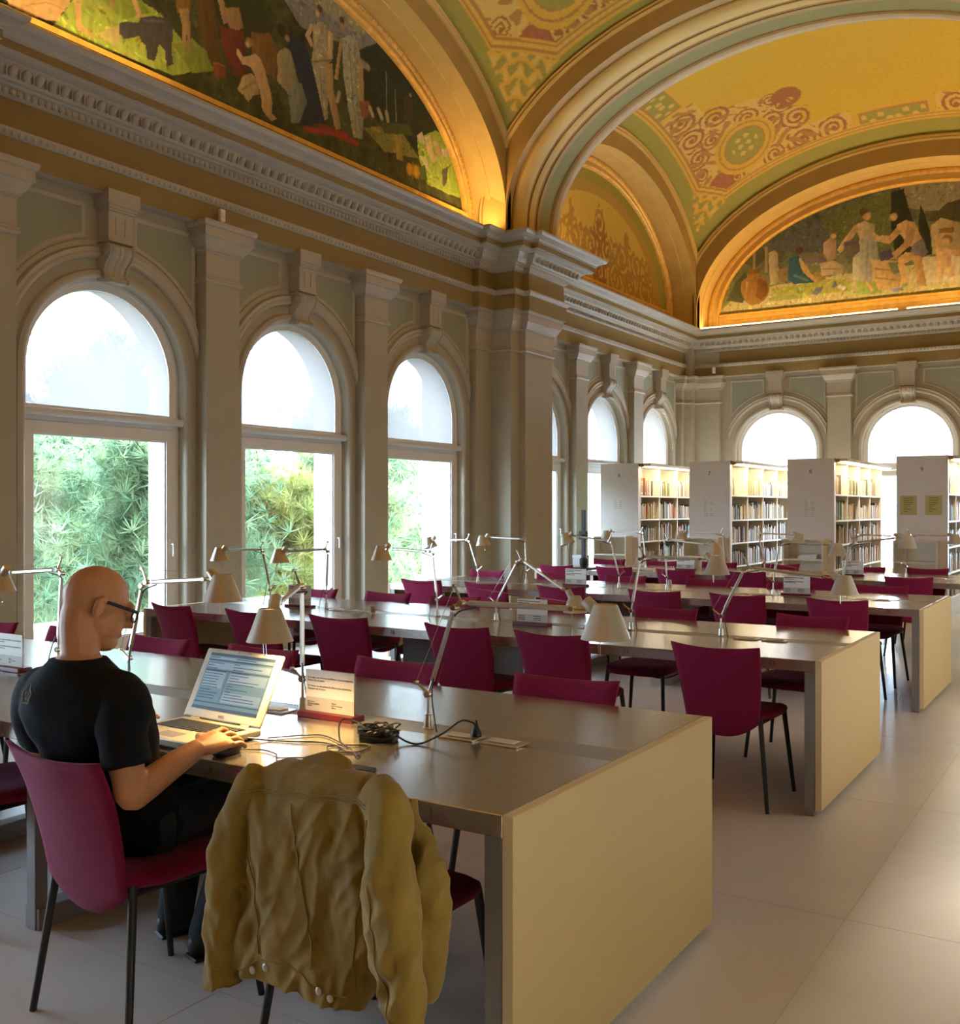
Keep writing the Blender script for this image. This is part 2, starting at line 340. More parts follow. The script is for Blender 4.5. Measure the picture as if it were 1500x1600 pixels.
MURAL_A=[
('p',(0.27,0.26,0.23),0,[(7.959,6.939),(9.099,7.427),(9.85,7.218),(9.238,6.844),(8.784,6.786),(8.256,6.719)]),
('p',(0.4,0.36,0.2),0,[(8.236,7.058),(8.951,7.364),(9.698,7.174),(9.099,7.013),(8.675,7.045)]),
('p',(0.42,0.52,0.1),0,[(5.22,5.485),(5.452,5.867),(6.027,6.113),(6.35,6.085),(6.592,5.942),(6.748,5.684),(6.5,5.557),(5.656,5.52)]),
('p',(0.3,0.4,0.07),0,[(5.656,5.954),(6.097,6.143),(6.24,6.039),(5.923,5.851)]),
('p',(0.62,0.55,0.22),0,[(5.656,5.62),(5.889,5.792),(5.923,5.68),(5.855,5.585)]),
('p',(0.3,0.36,0.06),0,[(6.5,5.846),(6.733,5.997),(6.975,5.935),(7.058,5.809),(6.733,5.659)]),
('p',(0.15,0.075,0.02),0,[(6.764,6.428),(6.992,6.526),(7.1,5.919),(7.177,5.801),(6.975,5.829),(6.861,6.047)]),
('p',(0.05,0.05,0.02),0,[(6.992,6.526),(7.583,6.778),(7.863,6.575),(7.768,6.403),(7.142,6.158)]),
('p',(0.025,0.035,0.02),0,[(9.262,6.853),(9.749,7.147),(10.407,6.95),(11.128,6.531),(11.374,6.074),(10.949,6.038),(10.244,5.994),(9.723,6.07),(9.333,6.248)]),
('p',(0.26,0.23,0.06),0,[(9.333,5.962),(10.005,6.214),(10.449,5.925),(9.723,5.807)]),
('s',(0.28,0.27,0.22),0.012,[(9.761,6.78),(9.787,6.261)]),
('s',(0.28,0.27,0.22),0.012,[(9.94,6.625),(9.966,6.241)]),
('s',(0.3,0.29,0.2),0.053,[(9.238,6.717),(9.416,6.707)]),
('p',(0.72,0.47,0.22),0,[(4.807,5.591),(5.415,5.851),(5.39,5.764),(5.316,5.658),(5.286,5.576),(5.19,5.547),(5.015,5.518),(4.84,5.518)]),
('s',(0.5,0.3,0.12),0.008,[(4.986,5.574),(5.16,5.678),(5.31,5.699)]),
('p',(0.72,0.47,0.22),0,[(5.433,5.859),(5.515,5.894),(5.509,5.655),(5.553,5.618),(5.669,5.586),(5.591,5.567),(5.471,5.58)]),
('p',(0.5,0.32,0.14),0,[(5.795,6.013),(5.862,6.042),(5.835,5.906),(5.795,5.895)]),
('p',(0.72,0.47,0.22),0,[(6.013,6.107),(6.069,6.131),(6.154,5.969),(6.104,5.919)]),
('p',(0.085,0.08,0.085),0,[(5.902,5.809),(5.992,5.862),(6.104,5.89),(6.147,5.96),(6.313,6.046),(6.439,6.068),(6.508,5.999),(6.485,5.81),(6.508,5.662),(6.424,5.613),(6.409,5.751),(6.335,5.794),(6.284,5.609),(6.211,5.599),(6.189,5.726),(6.147,5.733),(6.118,5.774),(6.027,5.726),(5.957,5.688),(5.896,5.715)]),
('s',(0.13,0.125,0.13),0.018,[(6.168,5.94),(6.387,6.023)]),
('p',(0.3,0.17,0.05),0,[(6.53,6.328),(6.717,6.408),(6.709,6.245),(6.553,6.163)]),
('p',(0.5,0.32,0.14),0,[(6.576,6.209),(6.693,6.276),(6.717,6.003),(6.733,5.887),(6.685,5.869),(6.67,6.058),(6.662,5.878),(6.615,5.86),(6.607,6.07)]),
('p',(0.5,0.32,0.14),0,[(7.041,6.547),(7.125,6.583),(7.211,6.351),(7.142,6.298)]),
('p',(0.42,0.25,0.1),0,[(7.142,6.463),(7.341,6.552),(7.412,6.361),(7.228,6.262)]),
('p',(0.2,0.045,0.03),0,[(7.092,6.264),(7.412,6.328),(7.456,5.876),(7.262,5.845),(7.1,6.078)]),
('p',(0.25,0.12,0.035),0,[(7.51,6.367),(7.777,6.46),(7.92,6.327),(7.853,6.018),(7.665,6.024),(7.528,6.112)]),
('p',(0.3,0.09,0.035),0,[(6.992,5.866),(7.168,5.894),(7.159,5.763),(7.008,5.734)]),
('s',(0.42,0.2,0.08),0.009,[(7.008,5.866),(7.151,5.881)]),
('p',(0.62,0.46,0.2),0,[(7.323,5.712),(7.403,5.883),(7.51,5.948),(7.61,5.911),(7.628,5.779),(7.546,5.724),(7.474,5.634),(7.403,5.688)]),
('s',(0.4,0.26,0.1),0.013,[(7.385,5.734),(7.564,5.875)]),
('p',(0.72,0.47,0.22),0,[(7.474,6.104),(7.564,6.165),(7.647,6.143),(7.721,6.037),(7.787,5.874),(7.824,5.752),(7.815,5.635),(7.891,5.599),(7.806,5.551),(7.74,5.583),(7.674,5.622),(7.647,5.759),(7.619,5.848),(7.555,5.957),(7.492,6.013),(7.385,5.993),(7.323,6.061),(7.306,6.125),(7.35,6.122),(7.403,6.065)]),
('e',(0.45,0.26,0.09),0.056,[(7.492,6.255)]),
('e',(0.72,0.47,0.22),0.036,[(7.465,6.219)]),
('p',(0.025,0.035,0.06),0,[(8.086,6.582),(8.358,6.529),(8.483,6.258),(8.653,5.804),(8.236,5.635),(8.086,5.909),(8.017,6.295)]),
('p',(0.36,0.3,0.16),0,[(7.92,6.327),(8.017,6.405),(8.096,6.394),(8.196,6.155),(8.236,6.086),(8.056,5.947),(7.988,5.957),(7.891,6.012)]),
('p',(0.26,0.28,0.22),0,[(7.998,5.981),(8.276,6.107),(8.358,5.933),(8.236,5.669),(8.106,5.621),(8.066,5.903)]),
('p',(0.5,0.32,0.14),0,[(7.891,6.282),(7.949,6.345),(7.968,6.073),(8.086,6.019),(8.027,5.964),(7.891,5.998)]),
('e',(0.04,0.02,0.015),0.082,[(7.959,6.559)]),
('e',(0.5,0.32,0.14),0.044,[(8.046,6.512)]),
('p',(0.46,0.39,0.23),0,[(8.452,6.826),(8.621,6.923),(8.74,6.87),(8.784,6.583),(8.708,6.483),(8.697,6.191),(8.697,5.853),(8.621,5.808),(8.568,5.918),(8.473,6.254),(8.431,6.416),(8.462,6.604)]),
('p',(0.72,0.47,0.22),0,[(8.421,6.827),(8.494,6.828),(8.4,6.685),(8.473,6.594),(8.421,6.553),(8.317,6.66)]),
('p',(0.72,0.47,0.22),0,[(8.708,6.864),(8.795,6.863),(8.773,6.572),(8.697,6.529)]),
('p',(0.5,0.32,0.14),0,[(8.653,6.463),(8.773,6.522),(8.795,6.226),(8.928,5.833),(8.839,5.776),(8.697,6.119)]),
('s',(0.3,0.19,0.09),0.014,[(8.431,6.409),(8.751,6.542)]),
('s',(0.28,0.22,0.12),0.011,[(8.568,6.395),(8.621,5.879)]),
('e',(0.1,0.055,0.03),0.053,[(8.568,7.043)]),
('e',(0.72,0.47,0.22),0.046,[(8.525,6.976)]),
('p',(0.43,0.41,0.27),0,[(8.951,6.88),(9.099,6.961),(9.226,6.936),(9.309,6.63),(9.344,6.267),(9.321,5.83),(9.145,5.798),(9.053,6.094),(8.973,6.435),(8.962,6.65)]),
('p',(0.5,0.32,0.14),0,[(8.906,6.856),(8.973,6.86),(8.906,6.556),(8.872,6.355),(8.806,6.353)]),
('p',(0.5,0.32,0.14),0,[(9.238,6.769),(9.321,6.71),(9.344,6.289),(9.273,6.265)]),
('s',(0.25,0.23,0.14),0.011,[(9.064,6.836),(9.191,5.879)]),
('s',(0.25,0.23,0.14),0.011,[(9.156,6.872),(9.262,5.939)]),
('e',(0.08,0.04,0.03),0.051,[(8.94,7.066)]),
('e',(0.5,0.32,0.14),0.048,[(8.951,6.998)]),
('p',(0.32,0.11,0.05),0,[(9.25,6.25),(9.452,6.318),(9.428,6.121),(9.297,6.078)]),
('s',(0.52,0.43,0.26),0.038,[(9.452,6.242),(9.501,6.167)]),
('s',(0.52,0.43,0.26),0.042,[(9.624,6.269),(9.673,6.193)]),
('s',(0.46,0.38,0.22),0.039,[(9.774,6.288),(9.799,6.203)]),
('s',(0.5,0.4,0.22),0.033,[(8.895,6.224),(8.861,6.118)]),
('s',(0.34,0.05,0.03),0.043,[(8.338,5.632),(8.784,5.737),(9.215,5.745)]),
('s',(0.3,0.04,0.03),0.029,[(8.568,5.748),(9.064,5.788)]),
('p',(0.06,0.045,0.03),0,[(10.123,6.594),(10.257,6.688),(10.339,6.563),(10.325,6.341),(10.137,6.296)]),
('e',(0.5,0.32,0.14),0.032,[(10.257,6.672)]),
('p',(0.4,0.28,0.06),0,[(9.914,6.099),(10.057,6.168),(10.11,5.795),(9.979,5.773)]),
('p',(0.08,0.1,0.03),0,[(9.624,6.131),(10.244,6.29),(10.311,6.175),(9.723,6.024)]),
('p',(0.42,0.54,0.09),0,[(10.407,6.173),(10.803,6.394),(11.128,6.404),(11.342,6.169),(11.531,5.684),(11.098,5.649),(10.631,5.65),(10.449,5.909)]),
('p',(0.34,0.48,0.06),0,[(11.098,5.928),(11.327,6.121),(11.468,5.729),(11.174,5.694)]),
('e',(0.62,0.32,0.03),0.088,[(10.244,5.738)]),
('e',(0.66,0.36,0.04),0.097,[(10.38,5.744)]),
('s',(0.45,0.2,0.02),0.01,[(10.311,5.837),(10.311,5.628)]),
('s',(0.45,0.2,0.02),0.008,[(10.19,5.786),(10.19,5.627)]),
('s',(0.45,0.2,0.02),0.008,[(10.435,5.84),(10.435,5.662)]),
('p',(0.8,0.7,0.44),0,[(10.393,6.201),(10.518,6.288),(10.574,6.142),(10.462,6.133)]),
('p',(0.76,0.6,0.3),0,[(10.574,6.241),(10.688,6.3),(10.745,6.119),(10.875,6.033),(10.774,5.954),(10.631,6.044)]),
('p',(0.8,0.7,0.46),0,[(10.449,5.966),(10.588,5.991),(10.702,5.809),(10.588,5.843)]),
('p',(0.66,0.45,0.3),0,[(10.745,6.235),(10.846,6.266),(10.964,6.143),(10.89,6.063)]),
('p',(0.13,0.11,0.09),0,[(10.964,5.933),(11.235,6.095),(11.098,5.988),(11.068,5.793),(10.979,5.702)]),
('p',(0.7,0.62,0.42),0,[(10.949,6.206),(11.158,6.26),(11.098,6.132),(10.979,6.114)]),
('p',(0.12,0.16,0.05),0,[(10.435,5.808),(10.574,5.88),(10.631,5.699),(10.49,5.677)])]
MURAL_B=[
('p',(0.36,0.33,0.24),0,[(-3.573,7.545),(-2.531,7.554),(-2.531,6.981),(-3.072,7.008),(-3.405,7.12)]),
('p',(0.14,0.15,0.15),0,[(-6.118,6.738),(-5.542,6.977),(-4.923,7.137),(-4.383,7.029),(-4.442,6.582),(-4.802,6.445),(-5.924,6.66)]),
('p',(0.17,0.19,0.065),0,[(-4.984,7.033),(-4.442,7.372),(-3.721,7.497),(-3.607,6.465),(-3.858,6.306),(-4.681,6.615)]),
('p',(0.64,0.58,0.28),0,[(-7.035,5.556),(-6.711,5.85),(-5.924,5.966),(-4.561,6.028),(-3.63,6.034),(-2.531,6.08),(-2.531,5.285),(-7.035,5.463)]),
('p',(0.48,0.5,0.12),0,[(-5.988,5.897),(-4.802,5.959),(-4.442,5.866),(-4.442,5.68),(-5.86,5.728)]),
('p',(0.42,0.52,0.14),0,[(-4.324,5.851),(-3.916,5.827),(-3.881,5.579),(-4.383,5.587)]),
('p',(0.7,0.62,0.42),0,[(-3.182,6.167),(-2.531,6.151),(-2.531,5.636),(-3.127,5.684)]),
('s',(0.4,0.44,0.12),0.045,[(-5.988,5.691),(-5.417,5.691)]),
('p',(0.12,0.14,0.06),0,[(-6.913,5.767),(-6.711,6.138),(-6.511,6.31),(-6.419,5.973),(-6.577,5.678)]),
('p',(0.14,0.15,0.06),0,[(-6.577,6.514),(-6.183,6.786),(-6.053,6.575),(-6.313,6.35)]),
('p',(0.64,0.53,0.32),0,[(-6.04,6.637),(-5.924,6.673),(-5.86,6.613),(-5.834,6.02),(-6.014,5.99)]),
('p',(0.5,0.4,0.25),0,[(-6.118,6.764),(-6.053,6.768),(-6.053,6.24),(-6.105,6.246)]),
('p',(0.44,0.35,0.22),0,[(-6.366,6.681),(-6.3,6.699),(-6.3,6.348),(-6.353,6.355)]),
('p',(0.36,0.26,0.11),0,[(-5.834,6.289),(-5.568,6.281),(-5.542,6.023),(-5.821,6.031)]),
('p',(0.45,0.24,0.065),0,[(-6.471,6.266),(-6.209,6.259),(-6.183,6.191),(-6.04,6.032),(-6.027,5.85),(-6.118,5.705),(-6.235,5.628),(-6.419,5.621),(-6.538,5.739),(-6.617,5.957),(-6.591,6.124),(-6.471,6.201)]),
('p',(0.28,0.13,0.03),0,[(-6.261,6.175),(-6.079,6.049),(-6.053,5.853),(-6.183,5.7),(-6.3,5.803)]),
('p',(0.32,0.16,0.045),0,[(-6.458,6.355),(-6.209,6.35),(-6.209,6.246),(-6.445,6.249)]),
('s',(0.62,0.4,0.16),0.026,[(-6.485,6.111),(-6.498,5.917)]),
('p',(0.05,0.15,0.21),0,[(-5.631,6.467),(-5.454,6.507),(-5.329,6.326),(-5.181,6.08),(-5.119,5.934),(-5.542,5.947),(-5.656,6.05),(-5.643,6.265)]),
('s',(0.12,0.26,0.3),0.032,[(-5.542,6.125),(-5.267,5.99)]),
('p',(0.72,0.47,0.22),0,[(-5.429,6.479),(-5.354,6.38),(-5.23,6.162),(-5.07,5.966),(-5.131,5.936),(-5.342,6.138),(-5.417,6.312)]),
('e',(0.12,0.065,0.03),0.082,[(-5.429,6.605)]),
('p',(0.46,0.32,0.12),0,[(-5.144,6.126),(-4.947,6.114),(-4.923,5.973),(-5.094,5.919)]),
('p',(0.27,0.19,0.23),0,[(-5.354,6.443),(-4.972,6.43),(-4.911,6.322),(-5.267,6.306)]),
('p',(0.6,0.4,0.25),0,[(-4.972,6.681),(-4.838,6.762),(-4.717,6.695),(-4.729,6.336),(-4.874,6.317),(-4.972,6.493)]),
('e',(0.72,0.47,0.22),0.062,[(-4.777,6.79)]),
('p',(0.64,0.5,0.34),0,[(-5.033,6.288),(-4.802,6.32),(-4.561,6.19),(-4.609,6.022),(-4.996,6.045)]),
('s',(0.4,0.26,0.12),0.019,[(-4.972,6.18),(-4.657,6.14)]),
('p',(0.03,0.035,0.02),0,[(-3.71,7.471),(-3.494,7.495),(-3.438,7.246),(-3.349,6.932),(-3.249,6.618),(-3.138,6.197),(-3.653,6.29),(-3.732,6.991)]),
('p',(0.03,0.035,0.02),0,[(-3.204,7.148),(-3.127,6.957),(-3.039,6.647),(-3.006,6.203),(-3.182,6.179),(-3.237,6.795)]),
('p',(0.1,0.09,0.045),0,[(-3.094,6.833),(-2.745,7.11),(-2.531,7.145),(-2.531,6.736),(-2.853,6.773)]),
('p',(0.54,0.43,0.22),0,[(-3.028,6.728),(-2.853,6.855),(-2.531,6.712),(-2.531,6.104),(-2.995,6.202)]),
('p',(0.34,0.16,0.055),0,[(-2.886,6.66),(-2.627,6.656),(-2.627,6.551),(-2.864,6.562)]),
('p',(0.62,0.52,0.34),0,[(-4.359,6.94),(-4.206,7.002),(-4.008,6.887),(-4.008,6.631),(-4.277,6.645)]),
('p',(0.5,0.5,0.44),0,[(-4.289,6.658),(-3.985,6.615),(-3.939,6.353),(-4.055,5.807),(-4.407,5.874),(-4.418,6.295)]),
('p',(0.72,0.67,0.52),0,[(-4.407,6.318),(-4.253,6.359),(-4.218,5.863),(-4.418,5.887)]),
('s',(0.36,0.37,0.34),0.018,[(-4.136,6.588),(-4.16,5.881)]),
('s',(0.36,0.37,0.34),0.018,[(-4.043,6.575),(-4.078,5.92)]),
('p',(0.72,0.47,0.22),0,[(-4.371,6.954),(-4.3,6.857),(-4.478,6.636),(-4.645,6.436),(-4.705,6.519),(-4.537,6.756)]),
('p',(0.72,0.47,0.22),0,[(-4.055,6.772),(-3.951,6.683),(-3.767,6.608),(-3.63,6.746),(-3.573,6.677),(-3.744,6.496),(-4.008,6.582)]),
('e',(0.13,0.075,0.035),0.092,[(-4.218,7.176)]),
('e',(0.72,0.47,0.22),0.086,[(-4.148,7.079)]),
('s',(0.72,0.47,0.22),0.037,[(-4.171,5.833),(-4.066,5.662)]),
('p',(0.23,0.18,0.13),0,[(-4.597,6.653),(-4.3,6.672),(-4.277,6.436),(-4.395,6.341),(-4.549,6.411)]),
('s',(0.12,0.11,0.17),0.037,[(-4.537,6.595),(-4.348,6.593)]),
('p',(0.72,0.47,0.22),0,[(-3.619,6.829),(-3.461,6.901),(-3.304,6.841),(-3.193,6.574),(-3.16,6.438),(-3.36,6.382),(-3.494,6.557),(-3.596,6.705)]),
('p',(0.72,0.47,0.22),0,[(-3.619,6.792),(-3.528,6.695),(-3.687,6.536),(-3.858,6.585),(-3.916,6.678),(-3.744,6.654)]),
('p',(0.58,0.36,0.17),0,[(-3.427,6.812),(-3.282,6.682),(-3.349,6.441),(-3.63,6.215),(-3.721,6.19),(-3.755,6.268),(-3.494,6.473)]),
('p',(0.24,0.21,0.27),0,[(-3.349,6.405),(-3.16,6.533),(-3.072,6.236),(-3.171,6.154),(-3.371,6.264)]),
('p',(0.66,0.45,0.2),0,[(-4.078,6.25),(-3.562,6.145),(-3.506,5.933),(-3.573,5.653),(-3.951,5.648),(-4.055,5.941)]),
('s',(0.42,0.25,0.1),0.018,[(-4.02,6.059),(-3.54,5.95)]),
('s',(0.42,0.25,0.1),0.018,[(-3.997,5.885),(-3.562,5.784)]),
('p',(0.1,0.09,0.17),0,[(-3.939,6.365),(-3.721,6.396),(-3.664,6.231),(-3.904,6.178)]),
('p',(0.2,0.25,0.15),0,[(-3.778,6.149),(-3.596,6.126),(-3.528,5.936),(-3.675,5.906)]),
('p',(0.72,0.47,0.22),0,[(-3.461,6.3),(-3.304,6.279),(-3.326,6.15),(-3.494,6.088),(-3.393,5.668),(-3.506,5.669),(-3.596,6.077),(-3.585,6.209)]),
('p',(0.58,0.36,0.17),0,[(-3.338,6.236),(-3.171,6.166),(-3.149,5.948),(-3.094,5.62),(-3.249,5.639),(-3.293,5.907)]),
('e',(0.06,0.045,0.03),0.103,[(-3.619,7.07)]),
('e',(0.72,0.47,0.22),0.085,[(-3.675,6.994)]),
('p',(0.76,0.52,0.27),0,[(-2.929,6.299),(-2.799,6.317),(-2.691,6.219),(-2.67,5.946),(-2.767,5.888),(-2.875,5.925),(-2.94,6.135)]),
('p',(0.76,0.52,0.27),0,[(-2.929,5.98),(-2.799,5.904),(-2.821,5.718),(-2.919,5.754)]),
('p',(0.76,0.52,0.27),0,[(-2.767,5.923),(-2.648,5.955),(-2.616,5.752),(-2.734,5.731)]),
('p',(0.72,0.47,0.22),0,[(-2.929,6.323),(-2.973,6.542),(-2.897,6.555),(-2.842,6.311)]),
('p',(0.72,0.47,0.22),0,[(-2.724,6.259),(-2.531,6.209),(-2.531,6.127),(-2.702,6.139)]),
('e',(0.3,0.18,0.07),0.106,[(-2.745,6.439)]),
('e',(0.72,0.47,0.22),0.088,[(-2.777,6.396)]),
('p',(0.22,0.25,0.33),0,[(-5.205,5.718),(-5.107,5.82),(-4.972,5.854),(-4.996,5.757),(-5.094,5.68)]),
('p',(0.2,0.22,0.3),0,[(-4.826,5.812),(-4.729,5.925),(-4.705,5.823),(-4.753,5.778)]),
('e',(0.8,0.75,0.66),0.05,[(-4.657,5.792)]),
('e',(0.8,0.75,0.66),0.05,[(-4.585,5.759)]),
('p',(0.3,0.32,0.55),0,[(-3.721,5.634),(-3.517,5.658),(-3.494,5.595),(-3.675,5.568)]),
('p',(0.3,0.45,0.1),0,[(-3.517,5.706),(-3.427,5.732),(-3.438,5.661),(-3.506,5.633)])]
# ================================================================= STRUCTURE
XC, YC = -3.45, 8.145                      # centre lines of the hall
def mx(x): return 2 * XC - x
def my(y): return 2 * YC - y
SH0 = .8
def my0(y): return 2 * YC - y - SH0            # the bay behind the camera is set a little further back
CEN1 = [5.76, 8.145, 10.53]                # window axes, middle bay
CEN2 = [14.08, 16.43, 18.78]               # window axes, far bay
CENB = [-5.86, -3.40, -0.94]               # window axes, end wall
YB = 20.3                                  # end wall plane
HW, ZS, ZSILL = 0.83, 2.66, 0.10           # half width, springing, sill of every opening
def PL(x0): return lambda s, n, z: (x0 + n, s, z)
def PR(x0): return lambda s, n, z: (x0 - n, s, z)
def PB(y0): return lambda s, n, z: (s, y0 - n, z)
def PF(y0): return lambda s, n, z: (s, y0 + n, z)

def arch_pts(c, r, zs, z0, n=28, hw=None):
    """open path: bottom of one jamb, up, round the arch, down the other jamb"""
    pts = [(c - r, z0), (c - r, zs)]
    pts += [(c - r*math.cos(pi*i/n), zs + r*math.sin(pi*i/n)) for i in range(1, n)]
    return pts + [(c + r, zs), (c + r, z0)]

def wall_run(name, P, s0, s1, cens, ztop=4.3, thick=.5, m=None):
    mb = MB(); edges = [s0] + [(a + b) / 2 for a, b in zip(cens, cens[1:])] + [s1]
    def quad(a, b, c, d, nn, mi=0): mb.add([P(*a[:1], nn, a[1]), P(b[0], nn, b[1]), P(c[0], nn, c[1]), P(d[0], nn, d[1])], [(0, 1, 2, 3)], mi)
    for k, c in enumerate(cens):
        a, b = edges[k], edges[k+1]
        cl = math.atan2(ztop - ZS, c - a); cr = math.atan2(ztop - ZS, b - c)
        th = sorted(set([pi*i/32 for i in range(33)] + [pi - cl, cr]))
        inn = [(c + HW*math.cos(t), ZS + HW*math.sin(t)) for t in th]; out = []
        for t in th:
            if t <= cr: out.append((b, ZS + (b-c)*math.tan(t)))
            elif t >= pi - cl: out.append((a, ZS + (c-a)*math.tan(pi - t)))
            else: out.append((c + (ztop-ZS)/math.tan(t), ztop))
        for nn, mi in ((0, 0), (-thick, 1)):
            for i in range(len(th) - 1): quad(inn[i], out[i], out[i+1], inn[i+1], nn, mi)
            quad((a, ZSILL), (c-HW, ZSILL), (c-HW, ZS), (a, ZS), nn, mi); quad((c+HW, ZSILL), (b, ZSILL), (b, ZS), (c+HW, ZS), nn, mi)
            quad((a, -.02), (b, -.02), (b, ZSILL), (a, ZSILL), nn, mi)
        hole = [(c-HW, ZSILL)] + arch_pts(c, HW, ZS, ZSILL)[1:]
        mb.grid([[P(s, n_, z) for s, z in hole] for n_ in (0, -.11)], mi=0)
        mb.grid([[P(s, n_, z) for s, z in hole] for n_ in (-.11, -thick)], mi=1)
        mb.add([P(c-HW, 0, ZSILL), P(c+HW, 0, ZSILL), P(c+HW, -thick, ZSILL), P(c-HW, -thick, ZSILL)], [(0, 1, 2, 3)])
    o = mb.build(name, [m or M['wall'], M['ext']]); tag(o, kind='structure'); return o

def arch_mould(mb, P, c, prof, z0=None, n=36, lim=None, mi=0):
    """sweep (radius, projection) profile round an arch; with z0 it also runs down both jambs, with lim it stops at |s-c|=lim"""
    rows = []
    for r, nn in prof:
        if z0 is not None: pts = arch_pts(c, r, ZS, z0, n)
        else:
            t0 = math.acos(min(1, lim / r)) if lim and r > lim else 0
            pts = [(c - r*math.cos(t), ZS + r*math.sin(t)) for t in np.linspace(t0, pi - t0, n)]
        rows.append([P(s, nn, z) for s, z in pts])
    mb.grid(rows, mi=mi)

def sweep_plan(mb, prof, poly, closed=False, mis=None):
    """horizontal moulding: profile (offset, z) mitred along a plan polyline, the room on its right-hand side"""
    pl = [np.array(p, float) for p in poly]; k = len(pl); offs = []
    for i in range(k):
        def nrm(a, b):
            d = (b - a) / max(np.linalg.norm(b - a), 1e-9); return np.array([d[1], -d[0]])
        n1 = nrm(pl[i-1], pl[i]) if (i > 0 or closed) else None
        n2 = nrm(pl[i], pl[(i+1) % k]) if (i < k-1 or closed) else None
        if n1 is None: o = n2
        elif n2 is None: o = n1
        else:
            o = n1 + n2; o = o / max(o @ n1, .2) if abs(o @ n1) > 1e-6 else n1
        offs.append(o)
    for j in range(len(prof) - 1):
        (o0, z0), (o1, z1) = prof[j][:2], prof[j+1][:2]
        rows = [[(*(pl[i] + offs[i]*o), z) for i in list(range(k)) + ([0] if closed else [])] for o, z in ((o0, z0), (o1, z1))]
        mb.grid(rows, mi=(mis[j] if mis else 0))

CAP = [(.001, 3.64), (.018, 3.645), (.03, 3.665), (.018, 3.685), (.018, 3.70), (.002, 3.71), (.002, 3.92), (.012, 3.925), (.012, 3.94), (.03, 3.945),
       (.03, 3.965), (.05, 3.985), (.075, 4.03), (.085, 4.05), (.085, 4.055), (.10, 4.06), (.10, 4.15), (.115, 4.155), (.125, 4.18), (.125, 4.205), (0, 4.21)]
BASE = [(.05, 0), (.05, .12), (.035, .14), (.02, .17), (0, .18)]

def pilaster(P, parent, s, hw=.215, proj=.14):
    mb = MB()
    for a, b in (((s-hw, 0), (s-hw, proj)), ((s-hw, proj), (s+hw, proj)), ((s+hw, proj), (s+hw, 0))):
        mb.add([P(a[0], a[1], 0), P(b[0], b[1], 0), P(b[0], b[1], 4.25), P(a[0], a[1], 4.25)], [(0, 1, 2, 3)])
    o = mb.build('pilaster', M['stone'], parent)
    a, b, c, d = [P(*t, 0)[:2] for t in ((s-hw, 0), (s-hw, proj), (s+hw, proj), (s+hw, 0))]
    pl = [a, b, c, d]
    e = np.array(c) - np.array(b); nn = np.array(P(s, 1, 0)[:2]) - np.array(P(s, 0, 0)[:2])
    if e[1]*nn[0] - e[0]*nn[1] < 0: pl = pl[::-1]
    mc = MB(); sweep_plan(mc, CAP, pl); mc.build('capital', M['stone2'], o, smooth=True, angle=35)
    mc = MB(); sweep_plan(mc, BASE, pl); mc.build('plinth', M['stone2'], o)

def keystone(P, parent, c):
    mb = MB()
    def bx(s0, s1, n1, z0, z1): mb.add([P(s, n, z) for s, n, z in ((s0,0,z0),(s1,0,z0),(s1,n1,z0),(s0,n1,z0),(s0,0,z1),(s1,0,z1),(s1,n1,z1),(s0,n1,z1))],
        [(0,3,2,1),(4,5,6,7),(0,1,5,4),(1,2,6,5),(2,3,7,6),(3,0,4,7)])
    bx(c-.128, c+.128, .15, 3.80, 4.06); bx(c-.138, c+.138, .17, 4.045, 4.065); bx(c-.150, c+.150, .185, 4.065, 4.09); bx(c-.165, c+.165, .20, 4.09, 4.22)
    for s in (-.05, .05): bx(c+s-.008, c+s+.008, .156, 3.85, 4.0)
    bx(c-.133, c+.133, .165, 3.785, 3.80)
    k = mb.build('keystone', M['stone2'], parent)
    # scroll console: an S seen from the side, five ribs across its face
    S = spline([(.03, 3.77), (.12, 3.78), (.17, 3.73), (.155, 3.66), (.10, 3.60), (.075, 3.545), (.085, 3.50), (.12, 3.475), (.115, 3.445), (.08, 3.44), (.02, 3.45)], 5)
    mb = MB(); hw = .135
    ribs = np.linspace(-hw, hw, 21)
    def prof(x):
        t = abs(x) / hw
        return (.012 if t > .86 else 0) + (.010 if t < .10 else 0) - .010*math.exp(-((t-.16)/.05)**2) - .012*math.exp(-((t-.80)/.05)**2) + .008*math.cos((t-.48)*pi*1.6)
    for i in range(1): mb.grid([[P(c + x*(1 - .16*(3.78-q[1])/.34), q[0] + prof(x), q[1]) for q in S] for x in ribs])
    for x in (-hw, hw):
        f = [P(c + x*(1 - .16*(3.78-q[1])/.34), q[0] + prof(x), q[1]) for q in S] + [P(c + x, 0, 3.45), P(c + x, 0, 3.77)]
        mb.add(f, [tuple(range(len(f)))])
        for cz, cn, r in ((3.715, .115, .046), (3.475, .082, .026)):       # volute eyes
            ring = []
            for rr, dd in ((r, 0), (r, .012), (r*.75, .014), (r*.7, .004), (r*.42, .004), (r*.38, .018), (.001, .02)):
                ring.append([P(c + x*(1 - .16*(3.78-cz)/.34) + math.copysign(dd, x), cn + rr*math.cos(2*pi*j/16), cz + rr*math.sin(2*pi*j/16)) for j in range(16)])
            mb.grid(ring, cv=True)
    mb.build('scroll', M['stone2'], k, smooth=True, angle=50)

